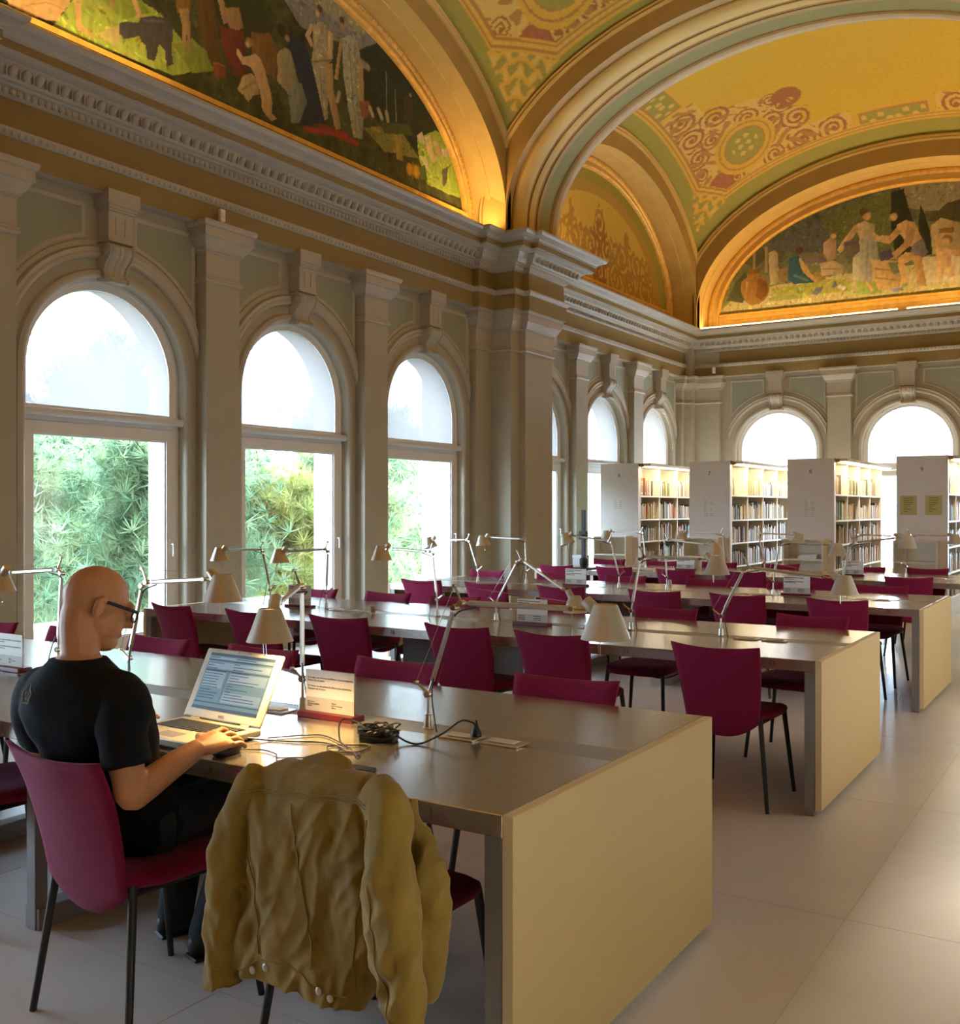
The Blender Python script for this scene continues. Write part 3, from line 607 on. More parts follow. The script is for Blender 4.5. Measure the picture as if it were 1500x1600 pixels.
def spandrel(P, parent, c, sgn):
    s_in, s_out, zt, r = .25, .955, 4.10, 1.175
    def pts(d):
        rr = r + d; a, b, t = s_in + d, s_out - d, zt - d
        th0, th1 = math.acos(min(1, b/rr)), math.acos(a/rr)
        arc = [(rr*math.cos(x), ZS + rr*math.sin(x)) for x in np.linspace(th0, th1, 12)]
        arc = [(x, z) for x, z in arc if z < t] or arc
        return arc + [(a, t), (b, t)]
    p = pts(.036); mb = MB()
    mb.add([P(c + sgn*s, .004, z) for s, z in p], [tuple(range(len(p)))])
    o = mb.build('spandrel_panel', M['panel'], parent)
    mb = MB(); N = len(pts(0)); rows = []
    for d, nn in ((-.008, 0), (-.008, .008), (0, .014), (.010, .016), (.022, .014), (.033, .006), (.037, .004)):
        q = pts(d)
        while len(q) < N: q.insert(0, q[0])
        q = q[:N]; rows.append([P(c + sgn*s, nn, z) for s, z in q + [q[0]]])
    mb.grid(rows); mb.build('panel_moulding', M['stone2'], o, smooth=True, angle=45)

def surround(P, parent, c):
    mb = MB()
    arch_mould(mb, P, c, [(.83, 0), (.83, .02), (.845, .035), (.87, .04), (.885, .03), (.895, .03), (.905, .015), (.91, 0)], z0=.18, mi=0)
    arch_mould(mb, P, c, [(1.0, 0), (1.005, .03), (1.02, .045), (1.04, .05), (1.055, .04), (1.07, .045), (1.09, .05), (1.10, .035), (1.105, 0)], lim=.972)
    arch_mould(mb, P, c, [(1.105, .012), (1.15, .012), (1.155, 0)], lim=.972)
    mb.build('window_surround', M['stone2'], parent, smooth=True, angle=50)

WIN = [0]
def window(P, c, detail=True, blind=True):
    WIN[0] += 1
    root = empty('window_%d' % WIN[0], P(c, -.13, ZSILL)); tag(root, kind='structure')
    O = Vector(root.location)
    Q = lambda s, n, z: tuple(Vector(P(s, n, z)) - O)
    def bx(mb, s0, s1, n0, n1, z0, z1):
        mb.add([Q(s, n, z) for s, n, z in ((s0,n0,z0),(s1,n0,z0),(s1,n1,z0),(s0,n1,z0),(s0,n0,z1),(s1,n0,z1),(s1,n1,z1),(s0,n1,z1))],
               [(0,3,2,1),(4,5,6,7),(0,1,5,4),(1,2,6,5),(2,3,7,6),(3,0,4,7)])
    mb = MB(); n = 30
    rows = []
    for r, nn in ((.83, -.11), (.83, -.085), (.80, -.085), (.795, -.095), (.74, -.10), (.735, -.12), (.735, -.16)):
        rows.append([Q(s, nn, z) for s, z in arch_pts(c, r, ZS, 2.30, n)])
    mb.grid(rows); mb.build('arch_frame', M['white'], root, smooth=True, angle=40)
    mb = MB(); bx(mb, c-.83, c+.83, -.16, -.085, 2.22, 2.33); bx(mb, c-.80, c+.80, -.085, -.07, 2.325, 2.35)
    mb.build('transom', M['white'], root)
    mb = MB(); bx(mb, c-.83, c-.795, -.16, -.08, ZSILL, 2.22); bx(mb, c+.795, c+.83, -.16, -.08, ZSILL, 2.22); bx(mb, c-.795, c+.795, -.16, -.08, ZSILL, ZSILL+.05)
    mb.build('frame', M['white'], root)
    sa = MB(); bx(sa, c-.79, c-.69, -.15, -.075, .16, 2.215); sa_o = sa.build('sash', M['white'], root)
    for a, b, z0, z1, nm in ((c+.69, c+.79, .16, 2.215, 'stile'), (c-.69, c+.69, .16, .34, 'rail'), (c-.69, c+.69, 2.115, 2.215, 'rail')):
        mb = MB(); bx(mb, a, b, -.15, -.075, z0, z1); mb.build(nm, M['white'], sa_o)
    mb = MB()
    for a, b, z0, z1 in ((c-.69, c-.675, .34, 2.115), (c+.675, c+.69, .34, 2.115), (c-.675, c+.675, .34, .355), (c-.675, c+.675, 2.10, 2.115)): bx(mb, a, b, -.12, -.09, z0, z1)
    mb.build('glazing_bead', M['white'], sa_o)
    mb = MB(); bx(mb, c-.69, c+.69, -.122, -.116, .34, 2.115); mb.build('pane', M['glass'], root)
    pts = arch_pts(c, .74, ZS, 2.33, 26)
    mb = MB(); mb.add([Q(s, -.14, z) for s, z in pts], [tuple(range(len(pts)))]); mb.build('arch_pane', M['glass'], root)
    if blind:
        pts = arch_pts(c, .735, ZS, 2.33, 26)
        mb = MB(); mb.add([Q(s, -.108, z) for s, z in pts], [tuple(range(len(pts)))]); mb.build('blind_fabric', M['blind'], root)
    if detail:
        mb = MB(); mb.tube([Q(c-.80, -.035, 2.29), Q(c+.84, -.035, 2.29)], .036, 14)
        bl = mb.build('roller_blind', M['blindtube'], root, smooth=True, angle=60)
        mb = MB(); mb.tube([Q(c-.85, -.035, 2.29), Q(c-.805, -.035, 2.29)], .042, 14); mb.build('bracket', M['white'], bl, smooth=True)
        mb = MB(); bx(mb, c+.84, c+.91, -.075, .012, 2.25, 2.33); mb.build('bracket', M['white'], bl)
        mb = MB(); mb.tube([Q(c-.853, -.035, 2.29), Q(c-.845, -.035, 2.29)], .012, 8); mb.build('pin', M['black'], bl)
        for z in (2.02, 1.62, .5):
            mb = MB(); mb.tube([Q(c-.80, -.066, z-.06), Q(c-.80, -.066, z+.06)], .011, 8); mb.build('hinge', M['greymetal'], root, smooth=True)
        mb = MB(); bx(mb, c+.715, c+.755, -.075, -.066, 1.05, 1.20); mb.tube([Q(c+.735, -.066, 1.15), Q(c+.735, -.03, 1.15)], .009, 8); mb.tube([Q(c+.735, -.034, 1.15), Q(c+.735, -.034, 1.04)], .008, 8)
        mb.build('handle', M['white'], root, smooth=True)
    return root

def dress(P, wall, cens, ext=None):
    for c in cens:
        surround(P, wall, c); keystone(P, wall, c)
        for sg in (-1, 1): spandrel(P, wall, c, sg)
    for a, b in zip(cens, cens[1:]): pilaster(P, wall, (a + b) / 2)
    for s in (ext or []): pilaster(P, wall, s)

# ---- floor
mb = MB(); mb.box(-8.0, 1.1, -5.2, 20.5, -.2, 0)
FLOOR = mb.build('floor', M['floor']); tag(FLOOR, kind='structure')
jm = MB(); jm.box(-.0012, .0012, -12.3, 12.3, 0, .0006); jme = jm.mesh('joint', M['joint'])
jm = MB(); jm.box(-4.5, 4.5, -.0012, .0012, 0, .0006); jme2 = jm.mesh('joint', M['joint'])
for x in (-6.85, -5.35, -3.85, -2.35, -.85, .65): link('joint', jme, FLOOR, loc=(x, 8.15, 0))
for y in np.arange(.6, 20, 1.6): link('joint', jme2, FLOOR, loc=(-3.45, float(y), 0))

# ---- window walls
PL1, PL2 = PL(-7.5), PL(-7.8)
wl = wall_run('wall_left', PL1, my0(11.56), 11.56, CEN1); dress(PL1, wl, CEN1, ext=[4.567])
for c in CEN1: window(PL1, c)
wl2 = wall_run('wall_left_far', PL2, 12.9, YB, CEN2); dress(PL2, wl2, CEN2)
for c in CEN2: window(PL2, c)
PBK = PB(YB)
wb = wall_run('wall_back', PBK, -7.8, mx(-7.8), CENB); dress(PBK, wb, CENB)
for c in CENB: window(PBK, c, detail=False)
CEN0 = [my0(CEN2[0])]  # unseen windows behind the camera, number chosen for the fill light
CEN0L = [my0(CEN2[1]), my0(CEN2[0])]
wall_run('wall_left_near', PL2, my0(YB), my0(12.9), CEN0L)
for c in CEN0L: window(PL2, c, detail=False)
PR1, PR2 = PR(mx(-7.5)), PR(mx(-7.8))
wall_run('wall_right', PR1, my0(11.56), 11.56, CEN1)
for c in CEN1: window(PR1, c, detail=False)
mb = MB(); mb.box(mx(-7.8), mx(-8.3), 12.9, YB, -.02, 4.3); tag(mb.build('wall_right_far', M['wall']), kind='structure')
wall_run('wall_right_near', PR2, my0(YB), my0(12.9), CEN0)
for c in CEN0: window(PR2, c, detail=False)
mb = MB(); mb.box(-8.3, mx(-8.3), my0(YB)-.4, my0(YB), -.02, 5.2); tag(mb.build('wall_front', M['wall']), kind='structure')

# ---- piers between the bays
PIER = [(-7.5, 11.55), (-7.40, 11.55), (-7.40, 11.93), (-7.08, 11.93), (-7.08, 12.16), (-6.98, 12.16), (-6.98, 12.94), (-7.8, 12.94)]
def pier(name, f, rev):
    pl = [f(p) for p in PIER]; pl = pl[::-1] if rev else pl
    mb = MB(); q = pl + [f((-8.3, 12.94)), f((-8.3, 11.55))] if not rev else [f((-8.3, 11.55)), f((-8.3, 12.94))] + pl
    mb.prism(q, lambda a, b, h: (a, b, h), -.02, 5.1)
    o = mb.build(name, M['stone']); tag(o, kind='structure')
    mc = MB(); sweep_plan(mc, CAP, pl); mc.build('capital', M['stone2'], o, smooth=True, angle=35)
    mc = MB(); sweep_plan(mc, BASE, pl); mc.build('plinth', M['stone2'], o)
pier('pier_1', lambda p: p, False)
pier('pier_2', lambda p: (mx(p[0]), p[1]), True)
pier('pier_3', lambda p: (p[0], my0(p[1])), True)
pier('pier_4', lambda p: (mx(p[0]), my0(p[1])), False)
# corner responds of the far bay
CR = [(-7.8, 19.86), (-7.62, 19.86), (-7.62, 20.05), (-7.40, 20.05), (-7.40, 20.12), (-7.05, 20.12), (-7.05, 20.3)]
CR = [(-7.8, 19.83), (-7.68, 19.83), (-7.68, 19.98), (-7.52, 19.98), (-7.52, 20.16), (-7.0, 20.16), (-7.0, 20.3)]
mb = MB(); mb.prism(CR + [(-7.8, 20.3)], lambda a, b, h: (a, b, h), 0, 5.0); o = mb.build('pier_5', M['stone']); tag(o, kind='structure')
mc = MB(); sweep_plan(mc, CAP, CR); mc.build('capital', M['stone2'], o, smooth=True, angle=35)

# ---- entablature, one mitred moulding right round the hall
ENT = [(0, 4.19), (.15, 4.19), (.15, 4.385), (.165, 4.39), (.18, 4.405), (.195, 4.43), (.195, 4.45), (.15, 4.455), (.13, 4.46), (.12, 4.70), (.135, 4.705), (.165, 4.725), (.175, 4.765),
       (.20, 4.775), (.21, 4.785), (.25, 4.79), (.275, 4.81), (.29, 4.845), (.33, 4.88), (.345, 4.89), (.345, 4.90), (.42, 4.905), (.44, 4.915), (.44, 4.925), (.46, 4.93), (.46, 4.995), (.475, 5.0), (.475, 5.012),
       (.485, 5.015), (.50, 5.03), (.53, 5.045), (.575, 5.06), (.595, 5.08), (.60, 5.09), (.60, 5.11), (0, 5.12)]
mis = [0]*8 + [1, 0] + [0]*(len(ENT) - 11)
mis = [1 if 4.44 < ENT[i][1] < 4.69 or 4.2 <= ENT[i+1][1] < 4.39 and ENT[i][0] == .15 or 4.925 < ENT[i][1] < 4.99 else 0 for i in range(len(ENT) - 1)]
half = [(-7.8, my0(YB))] + [(p[0], my0(p[1])) for p in PIER[::-1]] + PIER + [(-7.8, YB)]
path = half + [(mx(x), y) for x, y in half[::-1]]
mb = MB(); sweep_plan(mb, ENT, path, closed=True, mis=mis)
ENTAB = mb.build('trim_1', [M['stone2'], M['frieze']], smooth=True, angle=40); tag(ENTAB, kind='structure')
# egg-and-dart: single eggs on the middle bay, the rest as one run
em = MB(); em.ell((0, 0, 0), (.034, .036, .05), Matrix.Rotation(.7, 3, 'Y'), 10, 7)
em.box(-.012, .02, .053, .061, -.045, .04)
eme = em.mesh('egg', M['stone2'], True, 60)
for k in range(62): link('egg', eme, ENTAB, loc=(-7.5 + .302, 4.30 + k*.114, 4.842))
rest = MB()
def eggrow(fn, L0, L1):
    for t in np.arange(L0, L1, .114):
        p = fn(t); rest.ell((p[0], p[1], 4.842), (.036, .036, .05), None, 7, 5)
eggrow(lambda t: (-7.8 + .302, t), 13.3, 19.9); eggrow(lambda t: (t, YB - .302), -7.3, .4); eggrow(lambda t: (-6.98 + .302, t), 12.0, 13.15)
o = rest.build('egg_row', M['stone2'], ENTAB, smooth=True); tag(o, kind='stuff')
lm = MB()
for (fn, a, b) in ((lambda t: (-7.5 + .172, t), 4.1, 11.5), (lambda t: (-7.8 + .172, t), 13.1, 20.1), (lambda t: (t, YB - .172), -7.5, .6)):
    for t in np.arange(a, b, .062):
        for zz, dx, s in ((4.74, 0, 1), (4.418, .012, .75)):
            p = fn(t); d = (dx, 0) if fn(0)[0] != 0 else (0, -dx)
            lm.ell((p[0] + d[0], p[1] + d[1], zz), (.022*s, .024*s, .034*s), None, 6, 4)
o = lm.build('leaf_moulding', M['stone2'], ENTAB, smooth=True); tag(o, kind='stuff')

# ---- ceiling: vaults, arches, lunettes
Z0 = 5.40
CEIL = empty('ceiling', (XC, YC, 5.12)); tag(CEIL, kind='structure'); CO = Vector(CEIL.location)
def cbuild(mb, name, mats, smooth=True, angle=40):
    mb.v = [(x - CO.x, y - CO.y, z - CO.z) for x, y, z in mb.v]
    return mb.build(name, mats, CEIL, smooth, angle=angle)
WV, RP, RP1 = .42, 2.65, 2.50
def vault_params(a, b, rp=RP):
    ap, bp = a + WV, b + WV; k = (b/bp)**2
    A2 = (ap*ap - k*a*a) / (1 - k); q = 1 - a*a/A2
    return math.sqrt(A2), math.sqrt(bp*bp/q), rp/math.sqrt(q)
C_ = dict(olive=(.33, .28, .045), ochre=(.62, .40, .028), pale=(.67, .445, .10), gold=(.66, .385, .04), red=(.34, .125, .03), dk=(.42, .21, .04), shell=(.42, .13, .06))
C_ = {k: np.array(v) for k, v in C_.items()}
def spiral(col, X, Y, cx, cy, R, turns, sg, c, mask=True, duty=.45):
    dx, dy = X - cx, Y - cy; r = np.hypot(dx, dy); th = np.arctan2(dy, dx)
    val = (r/R*turns + sg*th/(2*pi)) % 1
    wig = .12*np.sin(th*7)*np.clip(r/R, 0, 1)
    k = ((val < duty) | (r < R*.16)) & (r < R*(1 + wig)) & mask
    col[k] = c
def paint_vault(X, Y, a, b, X0, Y0, cut):
    """decoration painted on one quarter of a vault, X and Y measured outward from its crown"""
    col = np.empty(X.shape + (3,)); col[:] = C_['ochre']
    (x1, y1), (x2, y2) = (X0, cut[0]), (cut[1], Y0)
    lc = ((X - x1)*(y2 - y1) - (Y - y1)*(x2 - x1)) / math.hypot(x2-x1, y2-y1)      # >0 beyond the cut corner
    d = np.maximum(np.maximum(X - X0, Y - Y0), lc)
    inside = d < 0
    cx, cy = X0 - 1.07, Y0 - .78
    dm = np.hypot(X - cx, Y - cy)
    arm = ((X > X0 - .72) & (Y > .5)) | ((Y > Y0 - .55) & (X > .7)) | (dm < 1.05)
    crown = np.hypot((X - (X0 - 2.0)), (Y - (Y0 - 1.4))) < .26
    zone = inside & arm
    col[zone] = C_['pale']
    S = [(X0-.36, .85, .30, 1), (X0-.35, 1.42, .28, -1), (X0-.30, 1.92, .24, 1), (X0-.85, 1.25, .30, -1), (X0-.62, 1.72, .2, 1),
         (1.02, Y0-.27, .27, -1), (1.58, Y0-.28, .28, 1), (2.1, Y0-.24, .22, -1), (1.55, Y0-.82, .27, 1), (2.15, Y0-.62, .2, -1), (X0-.75, Y0-.22, .17, 1), (X0-.22, Y0-.72, .15, -1),
         (X0-1.62, Y0-1.02, .26, 1), (X0-1.3, Y0-1.35, .24, -1), (X0-1.9, Y0-1.25, .2, 1), (X0-1.75, Y0-1.5, .18, -1)]
    for sx, sy, R, sg in S: spiral(col, X, Y, sx, sy, R, 2.3, sg, C_['red'], inside)
    vein = np.sin(X*13 + 2*np.sin(Y*9)) * np.sin(Y*14 + 2*np.sin(X*8))
    col[zone & (vein > .45) & (dm > .5)] = C_['dk']
    col[crown & (vein > -.4)] = C_['red']
    sh = np.hypot(X - (X0-.46), Y - (Y0-.28)); ang = np.arctan2(Y - (Y0-.28), X - (X0-.46))
    k = sh < .24; col[k] = C_['red']; col[(sh < .19) & (np.sin(ang*9) > -.3)] = C_['shell']
    # medallion
    u = ((X-cx)*.75 - (Y-cy)*.66); w_ = ((X-cx)*.66 + (Y-cy)*.75); e = np.hypot(u/.46, w_/.52)
    for lim, c in ((1.15, 'gold'), (1.0, 'dk'), (.94, 'gold'), (.78, 'dk'), (.73, 'olive')): col[e < lim] = C_[c]
    col[(e < .5) & (np.sin(u*30) * np.sin(w_*26) > .25)] = C_['pale']
    # framed panels in the middle of each side
    for k, (p, q, P0, Q1) in enumerate(((X, Y, X0-.62, .46), (Y, X, Y0-.46, .62))):
        top = (X0 if k == 0 else Y0)
        m = (p > P0) & (p < top) & (q < Q1 + .04); col[m & inside] = C_['gold']
        m2 = (p > P0 + .07) & (p < top - .12) & (q < Q1 - .05); col[m2] = C_['dk']
        m3 = (p > P0 + .10) & (p < top - .15) & (q < Q1 - .09); col[m3] = C_['olive']
        col[m3 & (np.sin(q*22) * np.sin((p - P0)*26) > .3)] = C_['pale']
    # gilt border and olive margin
    bd = inside & (d > -.15); col[bd] = C_['gold']; col[bd & (np.abs(d + .05) < .012)] = C_['dk']; col[bd & (np.abs(d + .12) < .014)] = C_['dk']
    col[bd & (np.abs(d + .085) < .016) & (np.sin((X - Y)*60) > 0)] = C_['pale']
    col[~inside] = C_['olive']
    # pendant below the cut corner
    mxp, myp = (x1 + x2)/2, (y1 + y2)/2; L = math.hypot(x2-x1, y2-y1); tx, ty = (x2-x1)/L, (y2-y1)/L
    along = (X - mxp)*tx + (Y - myp)*ty
    env = (lc > .0) & (lc < .5) & (np.abs(along) < (L*.5)*(1 - lc/.5)**.8 + .03)
    pat = np.sin(lc*38 + np.cos(along*26)*1.6) + .8*np.cos(along*34)
    col[env & (pat > -.2)] = C_['gold']; col[env & (pat > 1.0)] = C_['pale']
    return col
def set_paint(me, col):
    a = me.color_attributes.new('paint', 'FLOAT_COLOR', 'POINT')
    c = np.ones((len(me.vertices), 4), np.float32); c[:, :3] = col.reshape(-1, 3); a.data.foreach_set('color', c.ravel())
def grid_mesh(name, P, mats, smooth=True):
    n, m = P.shape[:2]; me = bpy.data.meshes.new(name)
    i, j = np.meshgrid(np.arange(n-1), np.arange(m-1), indexing='ij'); k = (i*m + j).ravel()
    F = np.stack([k, k+m, k+m+1, k+1], 1)
    me.vertices.add(n*m); me.vertices.foreach_set('co', P.reshape(-1, 3).astype(np.float32).ravel())
    me.loops.add(F.size); me.loops.foreach_set('vertex_index', F.ravel().astype(np.int32))
    me.polygons.add(len(F)); me.polygons.foreach_set('loop_start', (np.arange(len(F))*4).astype(np.int32))
    try: me.polygons.foreach_set('loop_total', np.full(len(F), 4, np.int32))
    except Exception: pass
    me.materials.append(mats); me.update(calc_edges=True); me.validate()
    if smooth: me.polygons.foreach_set('use_smooth', [True]*len(me.polygons))
    return me
def vault(cx, cy, a, b, step, X0, Y0, cut, rp=RP):
    A, B, c = vault_params(a, b, rp)
    xs, ys = np.linspace(-a, a, int(2*a/step)+1), np.linspace(-b, b, int(2*b/step)+1)
    X, Y = np.meshgrid(xs, ys, indexing='ij')
    Z = Z0 + c*np.sqrt(np.clip(1 - (X/A)**2 - (Y/B)**2, 0, 1))
    me = grid_mesh('vault', np.stack([X + cx - CO.x, Y + cy - CO.y, Z - CO.z], -1), M['paint'])
    set_paint(me, paint_vault(np.abs(X), np.abs(Y), a, b, X0, Y0, cut))
    return link('vault', me, CEIL)
YC1 = 7.895
A1, B1, A2, B2, CY2 = 3.53, 3.735, 3.85, 3.325, 16.325
_vA, _vB, _vc = vault_params(A1, B1, RP1); RPA = _vc*math.sqrt(1 - (B1/_vB)**2)
_vA, _vB, _vc = vault_params(A2, B2); RPB = _vc*math.sqrt(1 - (B2/_vB)**2)      # rise of the arches across the hall
vault(XC, YC1, A1, B1, .022, 3.33, 3.63, (3.0, 2.70), RP1)
vault(XC, CY2, A2, B2, .021, 3.58, 3.02, (2.50, 3.14))
vault(XC, my0(CY2), A2, B2, .12, 3.58, 3.02, (2.50, 3.14))

def ell_path(c, a, r, z0=5.10, n=48):
    pts = [(c - a, z0)] + [(c - a*math.cos(pi*i/n), Z0 + r*math.sin(pi*i/n)) for i in range(n+1)] + [(c + a, z0)]
    return pts
def ring(P, c, am, bm, prof, name, material, clamp=None, angle=40):
    mb = MB(); rows = []
    for r, nn in prof:
        rows.append([P(min(max(s, c - clamp), c + clamp) if clamp else s, nn, z) for s, z in ell_path(c, am + r, bm + r)])
    mb.grid(rows); return cbuild(mb, name, material, angle=angle)
def beads(P, c, am, bm, r, nn, step, rad):
    mb = MB(); pts = ell_path(c, am + r, bm + r, n=200); acc = 0
    for (s0, z0), (s1, z1) in zip(pts, pts[1:]):
        L = math.hypot(s1-s0, z1-z0); acc += L
        if acc > step: acc = 0; mb.ell(P(s1, nn, z1), (rad,)*3, None, 6, 4)
    o = cbuild(mb, 'bead_row', M['gold']); tag(o, kind='stuff')
def lunette(P, c, corner, rin, nf, detail=True, rp=RP):
    am, bm = corner - rin, rp - WV - rin
    ring(P, c, am, bm, [(-.01, -.05), (0, -.005), (.02, .02), (.045, .02), (.06, -.01)], 'gilt_frame', M['gold'])
    ring(P, c, am, bm, [(.06, -.01), (.07, -.02), (rin*.55, -.02)], 'frame_band', M['cream'])
    ring(P, c, am, bm, [(rin*.55, -.02), (rin*.6, .0), (rin*.75, .02), (rin*.9, .02), (rin, 0)], 'gilt_moulding', M['gold'])
    if detail: beads(P, c, am, bm, rin*.76, .02, .055, .016)
    ring(P, c, am, bm, [(rin, 0), (rin, nf*.55), (rin + .012, nf*.56), (rin + .012, nf)], 'soffit', M['cream'])
    ring(P, c, am, bm, [(rin + .012, nf), (rin + .30, nf)], 'arch_face', M['brown'], clamp=corner)  # brown puts the shade of a face turned from the lights into colour
    ring(P, c, am, bm, [(rin+.30, nf), (rin+.305, nf+.03), (rin+.33, nf+.045), (rin+.355, nf+.035), (rin+.365, nf+.045), (rin+.39, nf+.05), (rin+.415, nf+.03), (rin+.42, nf)], 'archivolt', M['ochre'], clamp=corner + .05)
    # frame along the bottom
    mb = MB()
    for z0, z1, nn in ((5.12, 5.34, .0), (5.34, 5.42, .015), (5.42, 5.47, .03)):
        mb.add([P(c-am, nn, z0), P(c+am, nn, z0), P(c+am, nn, z1), P(c-am, nn, z1), P(c-am, -.06, z1), P(c+am, -.06, z1)], [(0, 1, 2, 3), (3, 2, 5, 4)])
    cbuild(mb, 'bottom_frame', M['gold'], smooth=False)
    return am, bm
def tympanum(P, c, am, bm, step):
    """grid filling the lunette field, trimmed to the half ellipse"""
    ss = np.linspace(-am, am, int(2*am/step)+1); tt = np.linspace(0, 1, int(bm/step)+1)
    S, T = np.meshgrid(ss, tt, indexing='ij')
    H = (Z0 - 5.44) + bm*np.sqrt(np.clip(1 - (S/am)**2, 0, 1)); Zz = 5.44 + T*np.maximum(H, .0)
    return S + c, Zz
def wnoise(S, Z, f, seed):
    r = np.random.RandomState(seed); out = np.zeros_like(S)
    for k in range(9):
        a = r.uniform(0, 2*pi); fr = f*r.uniform(.6, 2.2); out += np.sin((S*math.cos(a) + Z*math.sin(a))*fr + r.uniform(0, 6.28) + 1.5*np.sin((S*math.sin(a) - Z*math.cos(a))*fr*.6))/(1 + .35*k)
    return out / 3
def paint_mural(S, Z, shapes, base, seed):
    """pigments of a mural on its plaster: ground colour, loose brush dabs, then each painted shape in order"""
    col = base(S, Z); ds = abs(S[1, 0] - S[0, 0]); s0 = S.min()
    SS, ZZ = S + .007*wnoise(S, Z, 16, seed+1), Z + .007*wnoise(S, Z, 18, seed+2)
    tex = wnoise(S, Z, 26, seed+3); fold = wnoise(S, Z*.3, 55, seed+4)
    rs = np.random.RandomState(seed); tint = np.array([[1, 1, 1], [1.1, 1.05, .7], [.8, 1.1, .8], [1.15, .9, .7]])
    def dab(n, lo, hi, rmax):
        for q in range(n):
            x, z, a_, b_, an, br = rs.uniform(S.min(), S.max()), rs.uniform(Z.min(), Z.max()), rs.uniform(.012, rmax), rs.uniform(.006, .016), rs.uniform(0, pi), rs.uniform(lo, hi)
            sl = slice(max(int((x - a_ - s0)/ds), 0), int((x + a_ - s0)/ds) + 2); dx, dz = S[sl] - x, Z[sl] - z
            m = ((dx*math.cos(an) + dz*math.sin(an))/a_)**2 + ((-dx*math.sin(an) + dz*math.cos(an))/b_)**2 < 1
            if m.any(): sub = col[sl]; sub[m] = np.clip(sub[m]*br*tint[rs.randint(4)], 0, 1)
    big = [q for q in shapes if q[0] == 'p' and np.ptp(np.array(q[3]), axis=0).max() > 1.0]
    def put(k, c, w_, pts):
        p = np.array(pts); lo, hi = p.min(0) - w_ - .03, p.max(0) + w_ + .03
        sl = slice(max(int((lo[0] - s0)/ds), 0), max(int((hi[0] - s0)/ds) + 2, 0))
        if sl.stop <= sl.start: return
        x, z = SS[sl], ZZ[sl]
        if k == 'p':
            ins = np.zeros(x.shape, bool); n = len(pts)
            for i in range(n):
                (x0, z0), (x1, z1) = pts[i], pts[(i+1) % n]
                if abs(z1 - z0) < 1e-6: continue
                ins ^= ((z0 > z) != (z1 > z)) & (x < (x1 - x0)*(z - z0)/(z1 - z0) + x0)
            wid = max(hi[0] - lo[0] - .06, .05); t = (x - lo[0] - .03)/wid
            model = 1.14 - .42*np.clip(t, 0, 1)**1.5 if wid < .6 else 1.0
            soft = ins.astype(float)
        else:
            d = np.full(x.shape, 9.)
            for (x0, z0), (x1, z1) in (list(zip(pts, pts[1:])) or [(pts[0], pts[0])]):
                L2 = max((x1-x0)**2 + (z1-z0)**2, 1e-9); t = np.clip(((x-x0)*(x1-x0) + (z-z0)*(z1-z0))/L2, 0, 1)
                d = np.minimum(d, np.hypot(x - x0 - t*(x1-x0), z - z0 - t*(z1-z0)))
            soft = np.clip((w_ - d)/(w_*.25 + .004), 0, 1); model = .85 + .3*np.clip(1 - d/w_, 0, 1)
        cc = np.array(c)*((1 + .12*tex[sl] + .14*fold[sl])*model)[..., None]
        sub = col[sl]; sub[:] = sub*(1 - soft[..., None]) + np.clip(cc, 0, 1)*soft[..., None]
    for q in big: put(*q)
    dab(2600, .5, 1.7, .05)
    for q in shapes:
        if not any(q is b_ for b_ in big): put(*q)
    dab(1200, .82, 1.2, .03)
    return np.clip(.8*col, 0, 1)
def put_mural(P, S, Z, col, nn, name, label, cat):
    a, b, c = P(S, nn, Z); pts = np.stack([np.broadcast_to(q, S.shape) for q in (a, b, c)], -1).astype(float)
    me = grid_mesh(name, pts, M['mural'], smooth=False); set_paint(me, col)
    o = link(name, me); tag(o, label, cat); return o
# middle bay, window side
am, bm = lunette(PL1, YC1, B1, .18, .52, rp=RP1)
S, Z = tympanum(PL1, YC1, am, bm, .0125)
def base_a(S, Z):
    n = wnoise(S, Z, 5, 3); n2 = wnoise(S, Z, 18, 4)
    c = np.array([.07, .075, .03]) + np.clip(n, -1, 1)[..., None]*np.array([.035, .04, .015]) + np.clip(n2, -1, 1)[..., None]*np.array([.03, .03, .012])
    return np.clip(c, .01, 1)
put_mural(PL1, S, Z, paint_mural(S, Z, MURAL_A, base_a, 5), -.05, 'mural_painting', 'dark pastoral mural with draped figures and a black calf above the window wall', 'mural')
# far bay, window side: painted arabesque instead of a picture
am, bm = lunette(PL2, CY2, B2, .22, .50)
S, Z = tympanum(PL2, CY2, am, bm, .02)
s = S - CY2; e = np.hypot(s/am, (Z - Z0)/bm)
col = np.empty(S.shape + (3,)); col[:] = (.62, .40, .07); col[e > .90] = C_['olive']; col[(e > .80) & (e <= .90)] = (.44, .27, .05)
env = 5.5 + np.maximum.reduce([1.55 - 2.2*np.abs(s - 0), 1.25 - 1.7*np.abs(s + 1.1), 1.0 - 1.5*np.abs(s + 2.0), 1.2 - 1.6*np.abs(s - 1.15), .78 - 1.0*np.abs(s - 2.0), .5 - .9*np.abs(s - 2.6), .9 - .05*np.abs(s), .5 + 0*s]) - .0*s
ins = (Z < env + .05*np.sin(s*31)) & (e < .80)
pat = np.zeros(S.shape, bool)
for k in range(26):
    cxk = -2.6 + (k % 9)*.65 + (.3 if (k//9) % 2 else 0); czk = 5.68 + (k//9)*.42
    rr = .3; dx, dz = s - cxk, Z - czk; r = np.hypot(dx, dz*.9); th = np.arctan2(dz, dx)
    pat |= (((r/rr*2.2 + (1 if k % 2 else -1)*th/(2*pi)) % 1) < .55) & (r < rr)
pat |= (wnoise(s, Z, 22, 9) > .12)
col[ins & pat] = (.40, .22, .04); col[ins & pat & (np.abs(s) < .35) & (Z < 6.6)] = (.33, .15, .03)
